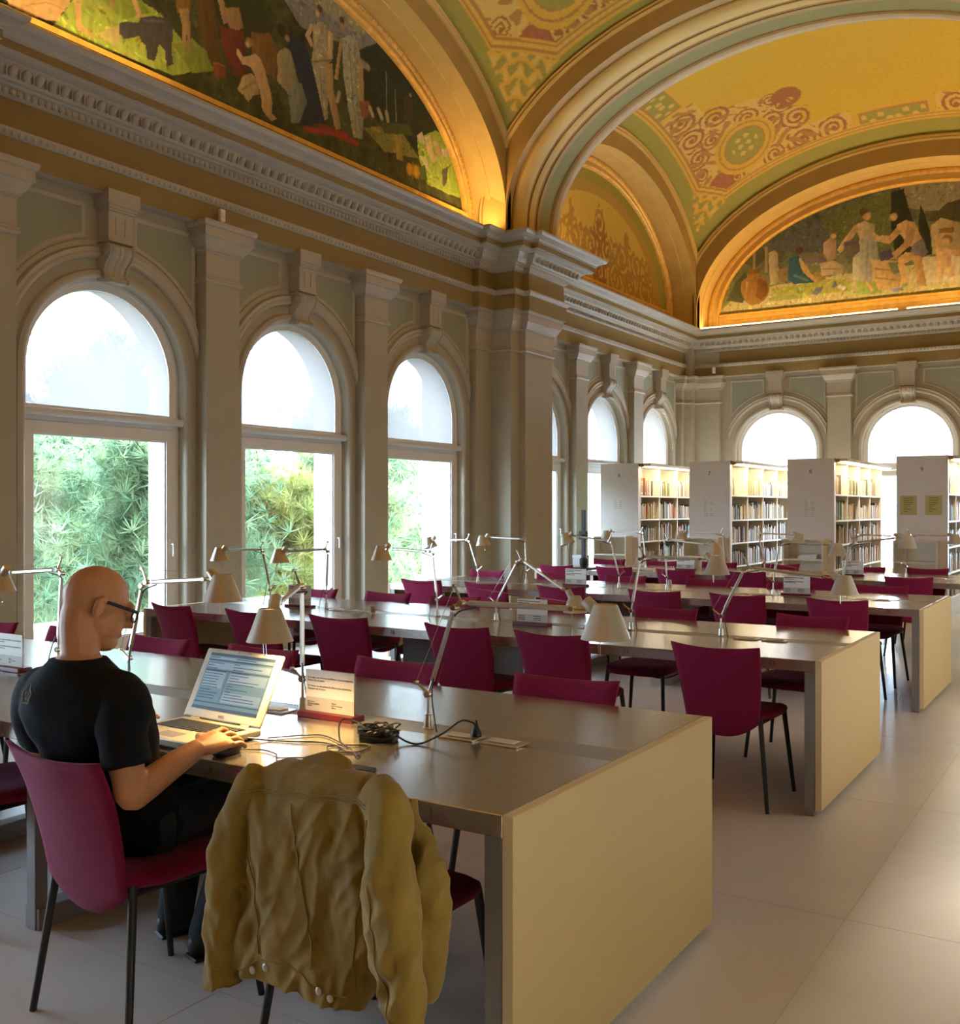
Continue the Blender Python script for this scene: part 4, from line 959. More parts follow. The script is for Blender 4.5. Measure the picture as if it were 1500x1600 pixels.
put_mural(PL2, S, Z, col, -.05, 'arabesque_painting', 'ochre lunette painted with a brown arabesque over the far window wall', 'wall painting')
# end wall
am, bm = lunette(PBK, XC, A2, .25, .65, rp=RPB)
S, Z = tympanum(PBK, XC, am, bm, .0145)
def base_b(S, Z):
    n = wnoise(S, Z, 6, 13); n2 = wnoise(S, Z, 20, 14); t = np.clip((Z - 5.5)/1.4, 0, 1)[..., None]
    c = (1-t)*np.array([.34, .33, .14]) + t*np.array([.13, .15, .10]) + n[..., None]*np.array([.06, .06, .03]) + n2[..., None]*np.array([.05, .05, .03])
    return np.clip(c, .01, 1)
put_mural(PBK, S, Z, paint_mural(S, Z, MURAL_B, base_b, 25), -.05, 'mural_painting', 'harvest mural with a clay jar and two figures at a basket on the end wall', 'mural')
# unseen counterparts
for P_, c_, co_ in ((PR1, YC1, B1), (PR2, CY2, B2), (PL2, my0(CY2), B2), (PR2, my0(CY2), B2), (PF(my0(YB)), XC, A2)):
    a_, b_ = lunette(P_, c_, co_, .2, .65 if co_ == A2 else .5, detail=False, rp=RPB if co_ == A2 else (RP1 if co_ == B1 else RP))
    mb = MB(); pts = ell_path(c_, a_, b_); mb.add([P_(s, -.05, z) for s, z in pts], [tuple(range(len(pts)))]); cbuild(mb, 'lunette_field', M['brown'], smooth=False)
# transverse arches
def cross_arch(fy, y0):
    def sw(prof, name, material):
        mb = MB(); rows = []
        for yy, r in prof: rows.append([(min(max(x, XC - A1 - .0), XC + A1 + .0) if yy == 11.63 and r > .02 else x, fy(yy), z) for x, z in ell_path(XC, A1 + r, RPA - (WV - r)*.72)])
        mb.grid(rows); cbuild(mb, name, material)
    sw([(11.63, .42), (11.60, .415), (11.585, .39), (11.60, .365), (11.59, .355), (11.585, .33), (11.60, .305), (11.63, .30)], 'archivolt', M['ochre'])
    sw([(11.63, .30), (11.63, .0)], 'arch_face', M['brown'])  # shade of the near face put into its brown
    sw([(11.63, .0), (11.78, 0), (11.78, -.02), (11.80, -.03)], 'arch_step', M['brown'])
    sw([(11.80, -.03)] + [(11.95 - .15*math.cos(pi*i/8), -.03 - .07*math.sin(pi*i/8)) for i in range(1, 9)], 'roll_moulding', M['ochre'])
    sw([(12.10, -.03), (12.17, -.03), (12.17, -.05)], 'arch_step', M['brown'])
    sw([(12.17, -.05), (12.24, -.075), (12.31, -.05)], 'roll_moulding', M['ochre'])
    sw([(12.31, -.05), (12.36, -.05), (12.36, -.07), (12.44, -.07)], 'arch_step', M['brown'])
    sw([(12.44, -.07), (12.72, -.07)], 'soffit', M['olive'])
    sw([(12.72, -.07), (12.725, -.09), (12.74, -.085), (12.75, -.06)], 'groove', M['brown'])
    sw([(12.75, -.06), (12.76, -.10), (12.80, -.125), (12.86, -.125), (12.90, -.10), (12.92, -.06), (13.0, -.06)], 'arch_lip', M['lip'])
    mb = MB(); rows = []
    for a_, r_ in ((A1 - .06, RPA - (WV + .06)*.72), (A2 + WV, RPB)): rows.append([(min(max(x, XC - A2), XC + A2), fy(13.0), z) for x, z in ell_path(XC, a_, r_)])
    mb.grid(rows); cbuild(mb, 'arch_face', M['brown'])
cross_arch(lambda y: y, 0); cross_arch(lambda y: 2*YC1 - y if y <= 11.64 else my0(y), 0)
# outer shell and lid added above the cornice to block sky leaks
mb = MB(); x0, x1, y0, y1 = -8.3, mx(-8.3), my0(YB) - .4, YB + .5
for b in ((x0 - .1, x0, y0, y1), (x1, x1 + .1, y0, y1), (x0, x1, y0 - .1, y0), (x0, x1, y1, y1 + .1)): mb.box(*b, 4.25, 9.3)
mb.box(x0 - .1, x1 + .1, y0 - .1, y1 + .1, 9.3, 9.5); mb.box(x0, -7.85, y0, y1, 4.25, 4.35); mb.box(mx(-7.85), x1, y0, y1, 4.25, 4.35); mb.box(x0, x1, YB + .05, y1, 4.25, 4.35)
tag(mb.build('sky_leak_shell', M['ext']), kind='structure')
# two small white detectors on the mouldings
for loc, rz, lab in (((-7.28, 6.86, 4.285), 0, 'small white detector box above the pilaster between the two nearest arched windows'), ((-7.05, 19.98, 4.30), -.8, 'small white detector box on the capital in the far corner of the hall')):
    r = empty('motion_detector', loc, rz); tag(r, lab, 'detector')
    mb = MB(); mb.box(-.02, .02, -.03, .03, -.06, .06); mb.build('body', M['white'], r, bevel=.008, seg=2)
    mb = MB(); mb.box(.02, .026, -.018, .018, -.03, .02); mb.build('lens', M['paper'], r)
# ================================================================= COVE LIGHTS on the cornice ledges
def cove(loc, length, axis, power, lab, tilt):
    """fluorescent batten lying on the cornice; its lamp shines up at the lunette behind it"""
    r = empty('cove_light', loc, 0 if axis == 'y' else pi/2); tag(r, lab, 'light', 'cornice cove lights')
    mb = MB(); mb.box(-.045, .045, -length/2, length/2, 0, .035); mb.build('batten', M['white'], r)
    mb = MB(); mb.tube([(0, -length/2+.03, .05), (0, length/2-.03, .05)], .016, 8); mb.build('tube', M['tube'], r, smooth=True)
    L = bpy.data.lights.new('cove_lamp', 'AREA'); L.shape = 'RECTANGLE'; L.size = .07; L.size_y = length; L.energy = power; L.color = (1.0, .64, .27); L.spread = 2.9
    lo = bpy.data.objects.new('cove_lamp', L); COL.objects.link(lo); lo.parent = r; lo.location = (0, 0, .075); lo.rotation_euler = (pi, tilt if axis == 'y' else tilt, 0)
    lo['kind'] = 'helper'
COVE = 1.15
for x, y, n_, pw, ax, lab in ((-7.15, 5.3, 1.9, 32, 'y', 'warm cove light under the left part of the dark pastoral mural'), (-7.15, 11.15, .7, 22, 'y', 'warm cove light under the pumpkin corner of the dark pastoral mural'),
    (-7.45, 14.6, 1.2, 22, 'y', 'warm cove light below the brown arabesque lunette'), (-5.45, 19.95, 3.9, 46, 'x', 'warm cove light under the clay jar of the harvest mural'), (-1.45, 19.95, 3.9, 46, 'x', 'warm cove light under the right half of the harvest mural')):
    cove((x, y, 5.12), n_, ax, pw*COVE, lab, 0)
for x, y, n_, pw, lab in ((mx(-7.15), 6.0, 2.5, 60, 'near unseen fill cove light of the middle bay facing the window wall'), (mx(-7.15), 10.3, 2.5, 60, 'far unseen fill cove light of the middle bay facing the window wall'), (mx(-7.45), 15.0, 2.2, 40, 'near unseen fill cove light of the far bay facing the window wall'),
    (mx(-7.45), 18.0, 2.2, 40, 'far unseen fill cove light of the far bay facing the window wall'), (-7.45, my0(16.3), 2.5, 95, 'unseen fill cove light over the windows behind the camera'), (mx(-7.45), my0(16.3), 2.5, 95, 'unseen fill cove light over the wall behind the camera')):
    cove((x, y, 5.12), n_, 'y', pw*COVE*1.5, lab, 0)  # unseen lights assumed on the other ledges, boosted for warm fill
# ================================================================= OUTSIDE
mb = MB(); mb.box(-60, -8.3, -40, 60, -3.2, -3.0); tag(mb.build('ground_outside', mat('dry_ground', (.42, .40, .28), .9, nscale=.8, namt=.2)), kind='structure')
mb = MB(); mb.box(-10.3, -8.0, -4, 21, -.35, -.12); tag(mb.build('terrace_slab', M['ext']), kind='structure')
par = empty('parapet', (-10.1, 8, -.12)); tag(par, 'pale stone parapet of the terrace outside the windows', 'parapet')
mb = MB(); mb.box(-.12, .12, -12, 13, 0, .25); mb.build('wall_body', M['ext'], par)
mb = MB(); mb.box(-.18, .18, -12, 13, .25, .32); mb.build('coping', M['ext'], par, bevel=.02)
nb = empty('sky_blocker', (6.0, 8, -3)); tag(nb, 'unseen building added across the courtyard to cut sky light', 'building')  # unseen block added to cut low sky light from the right
mb = MB(); mb.box(0, 4, -22, 24, 0, 11.3); mb.build('facade', mat('dark_facade', (.22, .17, .12), .9, nscale=1, namt=.1), nb)  # dark colour chosen so that little light bounces into the hall
mb = MB(); mb.box(-.3, 4.2, -22.3, 24.3, 11.3, 11.6); mb.build('eaves', M['ext'], nb)
def pine(loc, h, spread, ntuft, label, seed, bright=False, trunk_lean=0, ns=1.25):
    r = random.Random(seed); root = empty('pine_tree', loc); tag(root, label, 'tree', 'pines beyond the terrace')
    mb = MB(); top = Vector((trunk_lean, 0, h*.9))
    path = [Vector((0, 0, 0)).lerp(top, t) + Vector((r.uniform(-.1, .1), r.uniform(-.1, .1), 0)) for t in np.linspace(0, 1, 7)]
    mb.tube(path, [.22, .19, .17, .15, .12, .08, .04], 9); mb.build('trunk', M['bark'], root, smooth=True)
    tips = []; 
    for k in range(26):
        t = r.uniform(.38, 1.0); base = Vector((0, 0, 0)).lerp(top, t)
        a = r.uniform(0, 2*pi); L = spread*(1.15 - .7*t)*r.uniform(.6, 1.1)
        tip = base + Vector((math.cos(a)*L, math.sin(a)*L, L*r.uniform(.0, .45)))
        mid = base.lerp(tip, .5) + Vector((0, 0, -.08*L))
        if k < 14:
            b = MB(); b.tube(spline([base, mid, tip], 4), [.05 - .0045*i for i in range(9)], 6); b.build('branch', M['bark'], root, smooth=True)
        for q in np.linspace(.25, 1, 7): tips.append(base.lerp(tip, float(q)))
    V = []; F = []; rs = np.random.RandomState(seed)
    for k in range(ntuft):
        c = np.array(tips[rs.randint(len(tips))]) + rs.normal(0, spread*.13, 3)
        ax = rs.normal(0, 1, 3) + [0, 0, .9]; ax /= np.linalg.norm(ax)
        n = 20; d = rs.normal(0, 1, (n, 3))*.62 + ax; d /= np.linalg.norm(d, axis=1)[:, None]
        L = rs.uniform(.16, .30, (n, 1))*ns; sd = np.cross(d, rs.normal(0, 1, (n, 3))); sd /= np.linalg.norm(sd, axis=1)[:, None]
        st = c - ax*.05; b0 = len(V)*1
        pts = np.stack([st + d*.01 - sd*.008*ns, st + d*.01 + sd*.008*ns, st + d*L], 1).reshape(-1, 3)
        V.append(pts)
    V = np.concatenate(V); n = len(V)//3
    me = bpy.data.meshes.new('needles'); me.vertices.add(len(V)); me.vertices.foreach_set('co', V.astype(np.float32).ravel())
    me.loops.add(len(V)); me.loops.foreach_set('vertex_index', np.arange(len(V), dtype=np.int32)); me.polygons.add(n); me.polygons.foreach_set('loop_start', (np.arange(n)*3).astype(np.int32))
    me.materials.append(M['needle2'] if bright else M['needle']); me.update(calc_edges=True); me.validate()
    tag(link('needles', me, root), kind='stuff')
pine((-13.2, 7.6, -3), 5.9, 2.2, 5200, 'dense grey green pine filling the window behind the reader', 1)
pine((-13.0, 10.9, -3), 6.3, 2.0, 3600, 'pine with bare reddish branches outside the second arched window', 2, trunk_lean=.5)
pine((-12.4, 12.9, -3), 5.6, 1.6, 2200, 'yellow green pine with painted-in sunlight between the second and third arched windows', 3, bright=True)
pine((-13.6, 16.4, -3), 6.5, 2.2, 3400, 'tall pine with a forked trunk outside the third arched window', 4, trunk_lean=-.6)
pine((-17.5, 9.0, -3), 7.2, 2.8, 3000, 'hazy pine standing behind the nearest pines', 5, ns=2.2)
pine((-18.0, 14.0, -3), 7.6, 3.0, 3000, 'tallest pale pine far beyond the terrace', 6, ns=2.2)
pine((-16.5, 20.5, -3), 7.0, 2.8, 1500, 'pine beyond the far end of the terrace', 8, ns=2.0)
pine((-12.6, 5.4, -3), 5.3, 1.9, 3000, 'low pine at the edge of the window behind the reader', 9)

pine((-15.5, 5.2, -3), 6.4, 2.6, 3200, 'broad pine standing behind the pine in the window by the reader', 12, ns=2.0)
pine((-16.5, 12.0, -3), 6.2, 2.6, 3000, 'round pine seen through the second arched window behind the bare branches', 14, ns=2.0)
# ================================================================= TABLES
TY = [2.0747, 4.985, 7.93, 10.87]; TD = 1.38; TX0, TX1 = -6.11, -1.225; TL = TX1 - TX0; TZ = .75
def table(y0, k):
    nm = ['nearest', 'second', 'third', 'farthest'][k]
    t = empty('reading_table', (TX1, y0, 0)); tag(t, '%s of the long grey reading tables, %s' % (nm, ['with the open laptop on it', 'with an unlit folded lamp at its middle', 'with two lamps crossing near its right end', 'in front of the bookcases'][k]), 'table', 'long reading tables')
    L, D = TL, TD
    mb = MB(); mb.box(-L+.03, -.03, 0, D/2-.07, TZ-.056, TZ); mb.box(-L+.03, -.03, D/2+.07, D, TZ-.056, TZ); mb.box(-L+.03, -.03, D/2-.07, D/2+.07, TZ-.056, TZ-.004); mb.build('tabletop', M['top'], t, bevel=.002)
    mb = MB(); mb.box(-L+.03, -.03, D/2-.068, D/2+.068, TZ-.003, TZ-.001); mb.build('centre_strip', M['strip'], t)
    mb = MB(); mb.box(-.03, 0, 0, D, .03, TZ); eb = mb.mesh('end_panel', [M['boardedge'], M['board']])
    for p in eb.polygons:
        if abs(p.normal.x) > .9: p.material_index = 1
    link('end_panel', eb, t, .0015); link('end_panel', eb, t, .0015, loc=(-L+.03, 0, 0))
    lg = MB(); lg.box(-.025, .025, -.025, .025, 0, TZ-.056); lgm = lg.mesh('leg', M['greymetal'])
    for x in (-.057, -L+.057):
        for y in (.027, D-.027): link('leg', lgm, t, .002, loc=(x, y, 0))
    for x in (-2.03, -3.03):
        for y in (.12, D-.12): link('leg', lgm, t, .002, loc=(x, y, 0))
        mb = MB(); mb.box(x-.04, x+.04, .1, D-.1, 0, .075); mb.build('floor_rail', M['greymetal'], t, bevel=.003)
        mb = MB(); mb.box(x-.03, x+.03, .145, D-.145, .60, TZ-.056); mb.build('apron', M['greymetal'], t)
    mb = MB(); mb.box(-3.0, -2.06, D/2-.02, D/2+.02, .30, TZ-.06); mb.build('cable_duct', M['greymetal'], t)
    for i in range(6):
        text('seat_number', str([1, 13, 25, 37][k] + i), .034, M['inkred'] if k == 0 else M['ink'], t, (-.238 - .78*i, -.0012, TZ-.028), (pi/2, 0, 0))
    for x in (-1.79, -1.63, -2.60, -2.76, -3.78, -3.62, -4.77, -4.61):
        mb = MB(); mb.box(-.068, .068, -.04, .04, 0, .006); pl = mb.build('socket_plate', M['alu'], t, bevel=.002, loc=(x - TX1, D/2 - .055, TZ))
        mb = MB(); mb.box(-.045, .045, -.022, .022, .006, .011); mb.build('socket_cover', M['acrylic'], pl, bevel=.002)
    return t
TABLES = [table(y, k) for k, y in enumerate(TY)]

# ================================================================= CHAIRS
def chair_meshes():
    nu, nv = 15, 14; out = {}
    def back_pt(u, v, off):
        hw = .185 + .03*math.sin(v*pi*.55) + .012*v**3
        zt = .800 + .016*u*u; zb = .345 + .075*abs(u)**2.2
        z = zb + (zt - zb)*v
        x = u*hw*(1 + .0*v)
        lean = -.012 - .125*max(0, (z-.42)/.4)**1.35 - .0
        y = lean + .045*u*u*(.35 + .65*v) + (.05*(1-v)**3 if v < .6 else 0)*0 + .045*(max(0, .46 - z)/.12)**1.5*.6
        if abs(u) > .6 and v > .7: y -= .012*(abs(u)-.6)/.4*(v-.7)/.3
        return (x, y + off, z)
    mb = MB(); us = np.linspace(-1, 1, nu); vs_ = np.linspace(0, 1, nv)
    ring = lambda off, sc: [[back_pt(u*sc, min(1, max(0, v)), off) for u in us] for v in vs_]
    o = 0
    outer = [[back_pt(u, v, -.0) for u in us] for v in vs_]
    def thick(u, v):
        e = min(1 - abs(u), v*1.2, (1 - v)*1.2); return .034*min(1, .45 + e*5)
    inner = [[tuple(np.array(back_pt(u, v, 0)) + [0, thick(u, v), 0]) for u in us] for v in vs_]
    mb.grid(outer); mb.grid([r[::-1] for r in inner])
    b = lambda a, c: mb.grid([a, c])
    b(outer[0][::-1], inner[0][::-1]); b(outer[-1], inner[-1]); b([r[0] for r in outer], [r[0] for r in inner]); b([r[-1] for r in outer][::-1], [r[-1] for r in inner][::-1])
    bm = bmesh.new(); me = mb.mesh('backrest', M['fabric'], True, 180); bm.from_mesh(me); bmesh.ops.remove_doubles(bm, verts=bm.verts, dist=1e-4); bmesh.ops.recalc_face_normals(bm, faces=bm.faces); bm.to_mesh(me); bm.free(); out['backrest'] = me
    # seat: rounded slab, waterfall front
    rows = []
    for t, dz in ((0, -.0), (.75, -.0), (.97, .006), (1, .02), (.985, .036), (.9, .046), (.6, .050), (0, .050)):
        row = []
        for j in range(36):
            a = 2*pi*j/36; ca, sa = math.cos(a), math.sin(a)
            x = .228*math.copysign(abs(ca)**.42, ca)*t; y = .225*math.copysign(abs(sa)**.42, sa)*t
            yy = y + .215; fr = max(0, (yy - .30)/.14); dip = -.018*math.exp(-(y/.12)**2)*max(0, 1-(x/.2)**2) if dz > .04 else 0
            row.append((x*(1 - .06*(yy < .1)), yy, .432 + dz - .020*fr*fr + dip))
        rows.append(row)
    mb = MB(); mb.grid(rows, cv=True); out['seat'] = mb.mesh('seat', M['fabric'], True, 180)
    def leg(p0, p1): m_ = MB(); m_.tube([p0, p1], [.0135, .0105], 10); return m_.mesh('leg', M['leg'], True, 60)
    out['legs'] = [leg((.19, .40, .44), (.225, .462, 0)), leg((-.19, .40, .44), (-.225, .462, 0)), leg((.185, .04, .45), (.238, -.012, 0)), leg((-.185, .04, .45), (-.238, -.012, 0))]
    mb = MB()
    for x in (-.185, .185): mb.tube([(x, .05, .425), (x, .40, .425)], .011, 8)
    mb.tube([(-.185, .10, .425), (.185, .10, .425)], .011, 8); mb.tube([(-.185, .36, .425), (.185, .36, .425)], .011, 8)
    for x in (-.14, .14): mb.tube([(x, .06, .42), (x*1.0, .012, .43), (x, -.002, .56)], .010, 8)
    out['frame'] = mb.mesh('seat_frame', M['leg'], True, 60)
    return out
CM = chair_meshes()
def chair(x, y, rz, label, group):
    c = empty('reading_chair', (x, y, 0), rz); tag(c, label, 'chair', group)
    link('backrest', CM['backrest'], c); link('seat', CM['seat'], c); link('seat_frame', CM['frame'], c)
    for l in CM['legs']: link('leg', l, c)
    return c
ORD = ['first', 'second', 'third', 'fourth', 'fifth', 'sixth']; TN = ['nearest', 'second', 'third', 'farthest']
FRONT = {1: [-1.70, -2.62, -3.24, -4.15, -4.87, -5.64], 2: [-1.80, -2.57, -3.27, -4.12, -4.90, -5.63], 3: [-1.80, -2.60, -3.44, -4.23, -5.0, -5.74]}
BACK = {0: [-1.87, -2.71, -3.52, -4.26, -4.97, -5.71], 1: [-1.66, -2.63, -3.45, -4.34, -4.99, -5.75], 2: [-1.81, -2.6, -3.37, -4.25, -5.04, -5.9], 3: [-1.88, -2.55, -3.53, -4.3, -5.06, -5.81]}
rj = random.Random(4)
for k, xs in FRONT.items():
    for i, x in enumerate(xs):
        rz = rj.uniform(-.05, .05); dy = rj.uniform(-.03, .02)
        if k == 1 and i == 5: rz = -.12
        chair(x, TY[k] - .035 + dy, rz, '%s maroon chair from the right on the near side of the %s table' % (ORD[i], TN[k]), 'chairs on the near sides of the tables')
for k, xs in BACK.items():
    for i, x in enumerate(xs):
        rz = pi + rj.uniform(-.06, .06); dy = rj.uniform(-.02, .03)
        chair(x, TY[k] + TD + .035 + dy, rz, '%s maroon chair from the right on the far side of the %s table' % (ORD[i], TN[k]), 'chairs on the far sides of the tables')
CH_MAN = chair(-2.485, 1.815, -.08, 'dark red chair that the man in the black T-shirt sits on', 'chairs on the near sides of the tables')
CH_JACKET = chair(-1.70, 1.955, -.02, 'dark red chair with the brown jacket hung over its back', 'chairs on the near sides of the tables')
chair(-3.54, 2.06, .0, 'empty dark red chair beside the man at the edge of the picture', 'chairs on the near sides of the tables')

# ================================================================= DESK LAMPS
def lamp(k, bx_, elbow, head, label, lit=False, hy=0.0, ey=0.0, tilt=0.0, shade_off=(.045, -.035)):
    """swing-arm lamp: socket, lower arm to the elbow, upper arm to the head, conical shade; positions relative to its foot on the table strip"""
    ym = TY[k] + TD/2; r = empty('desk_lamp', (bx_, ym, TZ)); tag(r, label, 'lamp', 'swing-arm desk lamps on the tables')
    E = Vector((elbow[0] - bx_, ey, elbow[1] - TZ)); H = Vector((head[0] - bx_, hy, head[1] - TZ))
    sg = 1 if H.x >= E.x else -1
    mb = MB(); mb.lathe([(.020, 0), (.020, .004), (.0165, .006), (.0135, .045), (.006, .048), (.005, .11)], 12, cap1=True); mb.build('socket', M['alu'], r, smooth=True)
    J = Vector((0, 0, .115)); side = Vector((0, 1, 0))
    u1 = (E - J).normalized()
    mb = MB(); mb.tube([J + u1*.012, J + u1*.05], .005, 8); mb.tube([J + u1*.05, E - u1*.02], [.0095, .0085], 6); mb.build('lower_arm', M['alu'], r, smooth=True, angle=50)
    mb = MB(); bk = Vector((-sg*.05, 0, .035))
    mb.tube([J - side*.012, J + side*.012], .012, 10); mb.tube([J, J + bk], [.006, .004], 6); mb.tube([J + bk - side*.008, J + bk + side*.008], .006, 8)
    mb.build('lower_joint', M['chrome'], r, smooth=True, angle=50)
    u2 = (H - E).normalized(); E2 = E + Vector((sg*.028, 0, .016)) if abs(u2.y) < .6 else E + u2*.03 + Vector((0, 0, .012))
    u2 = (H - E2).normalized()
    mb = MB(); mb.tube([E - side*.012, E + side*.012], .010, 10); mb.tube([E2 - side*.012, E2 + side*.012], .010, 10); mb.tube([E, E2], .007, 8)
    tail = E2 + Vector((-sg*.028, 0, .055)); mb.tube([E2, tail], [.005, .0035], 6); mb.tube([tail - side*.008, tail + side*.008], .0055, 8)
    mb.build('elbow', M['chrome'], r, smooth=True, angle=50)
    mb = MB(); L = (H - E2).length; mb.tube([E2 + u2*.015, E2 + u2*.03], .005, 8); mb.tube([E2 + u2*.03, E2 + u2*(L*.86)], .0092, 6); mb.build('upper_arm', M['alu'], r, smooth=True, angle=50)
    mb = MB(); mb.tube([E2 + u2*(L*.86), H], .0045, 8); mb.tube([E2 + u2*(L*.86) - side*.012, E2 + u2*(L*.86) + side*.012], .008, 8); mb.tube([H - side*.016, H + side*.016], .011, 10)
    mb.build('wrist_joint', M['chrome'], r, smooth=True, angle=50)
    # wires
    mb = MB(); mb.tube([J + bk, tail], .0008, 4); mb.tube([tail, E2 + u2*(L*.86) + Vector((0, 0, .02))], .0008, 4); mb.build('tension_wire', M['chrome'], r)
    mb = MB(); mb.tube(spline([E - Vector((0, 0, .03)), E + Vector((sg*.02, .004, -.012)), E2 + u2*.06 - Vector((0, 0, .012))], 6), .0028, 6); mb.build('elbow_cable', M['black'], r, smooth=True)
    mb = MB(); mb.tube(spline([J + u1*.06 + Vector((sg*.008, -.01, 0)), J + Vector((sg*.03, -.02, -.02)), Vector((sg*.07, -.03, -.07)), Vector((sg*.10, -.05, -.113))], 6), .0026, 6)
    mb.build('cable', M['black'], r, smooth=True)
    # holder and shade
    hd = Vector((u2.x, u2.y, 0)); hd = hd.normalized() if hd.length > .05 else Vector((sg, 0, 0))
    Cc = H + hd*shade_off[0] + Vector((0, 0, shade_off[1]))
    mb = MB(); a0 = H - hd*.022 + Vector((0, 0, .028)); mb.tube([a0, a0.lerp(Cc, .55)], [.019, .021], 12); mb.tube([a0.lerp(Cc, .55), a0.lerp(Cc, 1.05)], [.017, .017], 12)
    mb.build('lamp_holder', M['shade'], r, smooth=True, angle=50)
    rot = Matrix.Rotation(tilt*sg, 3, 'Y')
    mb = MB(); pr = [(.030, .052), (.034, .054), (.037, .050), (.074, -.048), (.0755, -.050), (.073, -.050), (.035, .048), (.030, .050)]
    mb.lathe(pr[:5], 28, Cc, rot, 0); mb.lathe(pr[4:], 28, Cc, rot, 1)
    if not lit: mb.lathe([(.036, .0515), (.0005, .0515)], 20, Cc, rot, 0)
    else: mb.lathe([(.036, .0515), (.013, .0515)], 20, Cc, rot, 0)
    mb.build('shade', [M['shade'], M['shadein']], r, smooth=True, angle=40)
    mb = MB(); mb.ell(Cc + rot @ Vector((0, 0, .005)), (.022, .022, .03), None, 10, 7); mb.build('bulb', M['bulb'] if lit else M['shadein'], r, smooth=True)
    mb = MB(); g = Cc + rot @ Vector((-.02*sg, 0, -.03)); mb.tube([g, g + Vector((0, .006, -.065)), g + Vector((0, .003, -.072)), g + Vector((0, -.006, -.065)), g + Vector((0, -.012, 0))], .0013, 5); mb.build('positioning_rod', M['chrome'], r)
    if lit:
        L_ = bpy.data.lights.new('desk_lamp_light', 'SPOT'); L_.energy = 75; L_.color = (1.0, .62, .22); L_.spot_size = 2.3; L_.spot_blend = .7; L_.shadow_soft_size = .03
        lo = bpy.data.objects.new('desk_lamp_light', L_); COL.objects.link(lo); lo.parent = r; lo.location = Cc + rot @ Vector((0, 0, -.028)); lo.rotation_euler = (0, 0, 0); lo['kind'] = 'helper'
    return r
LB = [-1.96, -2.52, -3.48, -3.95, -4.94, -5.50]
lamp(0, LB[0], (-1.855, 1.160), (-1.355, 1.178), 'unlit desk lamp reaching right over the jacket end of the nearest table')
lamp(0, LB[1], (-2.522, 1.195), (-2.335, 1.165), 'lit desk lamp bent over the open laptop', lit=True, hy=-.335, shade_off=(.06, -.055))
lamp(0, LB[2], (-3.395, 1.168), (-2.975, 1.212), 'desk lamp standing between the man and the laptop on the nearest table')
lamp(0, LB[3], (-3.925, 1.200), (-4.345, 1.188), 'desk lamp partly hidden by the reader on the nearest table')
lamp(1, LB[0], (-1.825, 1.135), (-1.32, 1.105), 'desk lamp nearest the right end of the second table')
lamp(1, LB[1], (-2.462, 1.180), (-2.03, 1.190), 'upright desk lamp reaching right on the second table')
lamp(1, LB[2], (-3.32, 1.140), (-2.93, .945), 'desk lamp folded like an inverted V on the second table', shade_off=(.03, -.06))
lamp(1, LB[3], (-3.99, 1.173), (-4.385, 1.205), 'desk lamp reaching left in front of the third arched window')
lamp(1, LB[4], (-4.925, 1.170), (-5.36, 1.160), 'right one of two desk lamps before the second arched window')
lamp(1, LB[5], (-5.58, 1.154), (-6.0, 1.158), 'left one of two desk lamps before the second arched window')
lamp(2, LB[0], (-1.885, 1.190), (-1.50, 1.255), 'desk lamp nearest the right end of the third table')
lamp(2, LB[1], (-2.466, 1.185), (-2.035, 1.182), 'desk lamp beside the white notice on the third table')
lamp(2, LB[2], (-3.50, 1.188), (-3.075, 1.165), 'upright desk lamp reaching right at the middle of the third table')
lamp(2, LB[3], (-4.03, 1.167), (-4.455, 1.230), 'desk lamp crossing the black pole on the third table', tilt=.35)
lamp(2, LB[4], (-4.955, 1.170), (-5.395, 1.200), 'desk lamp in front of the big pier', tilt=.1)
lamp(2, LB[5], (-5.605, 1.152), (-6.05, 1.165), 'desk lamp at the left end of the third table', tilt=.3)
lamp(3, LB[0], (-1.95, 1.189), (-1.53, 1.20), 'desk lamp at the right end of the farthest table')
lamp(3, LB[1], (-2.49, 1.186), (-2.06, 1.19), 'desk lamp before the rightmost bookcase on the farthest table')
lamp(3, LB[2], (-3.55, 1.188), (-3.13, 1.187), 'desk lamp before the third bookcase on the farthest table', tilt=.25)
lamp(3, LB[3], (-3.97, 1.183), (-4.43, 1.20), 'desk lamp before the second bookcase on the farthest table')
lamp(3, LB[4], (-4.98, 1.185), (-5.42, 1.194), 'desk lamp before the leftmost bookcase on the farthest table')
# ================================================================= BOOKCASES
SHY = 14.655; SHH = 2.195; SHL = 3.3
SHX = [(-7.035, -6.39, '6'), (-5.555, -4.925, '7'), (-4.08, -3.43, '8'), (-2.61, -1.97, '9')]
BOARDS = [.27, .62, .97, 1.32, 1.69]
NCOL = 4
bk_cols = [(.62, .50, .34), (.70, .62, .48), (.55, .40, .22), (.42, .26, .14), (.30, .10, .06), (.50, .12, .06), (.16, .17, .12), (.10, .22, .14), (.74, .68, .58), (.66, .55, .40), (.35, .30, .24), (.60, .46, .18), (.06, .06, .07), (.18, .22, .32)]
bk_names = ['tan', 'cream', 'ochre', 'brown', 'dark red', 'red', 'olive', 'green', 'ivory', 'beige', 'grey', 'mustard', 'black', 'blue grey']
bk_mats = [mat('book_' + n.replace(' ', '_'), c, .55, nscale=40, namt=.12) for n, c in zip(bk_names, bk_cols)]
band_m = mat('spine_label', (.78, .74, .64), .5)
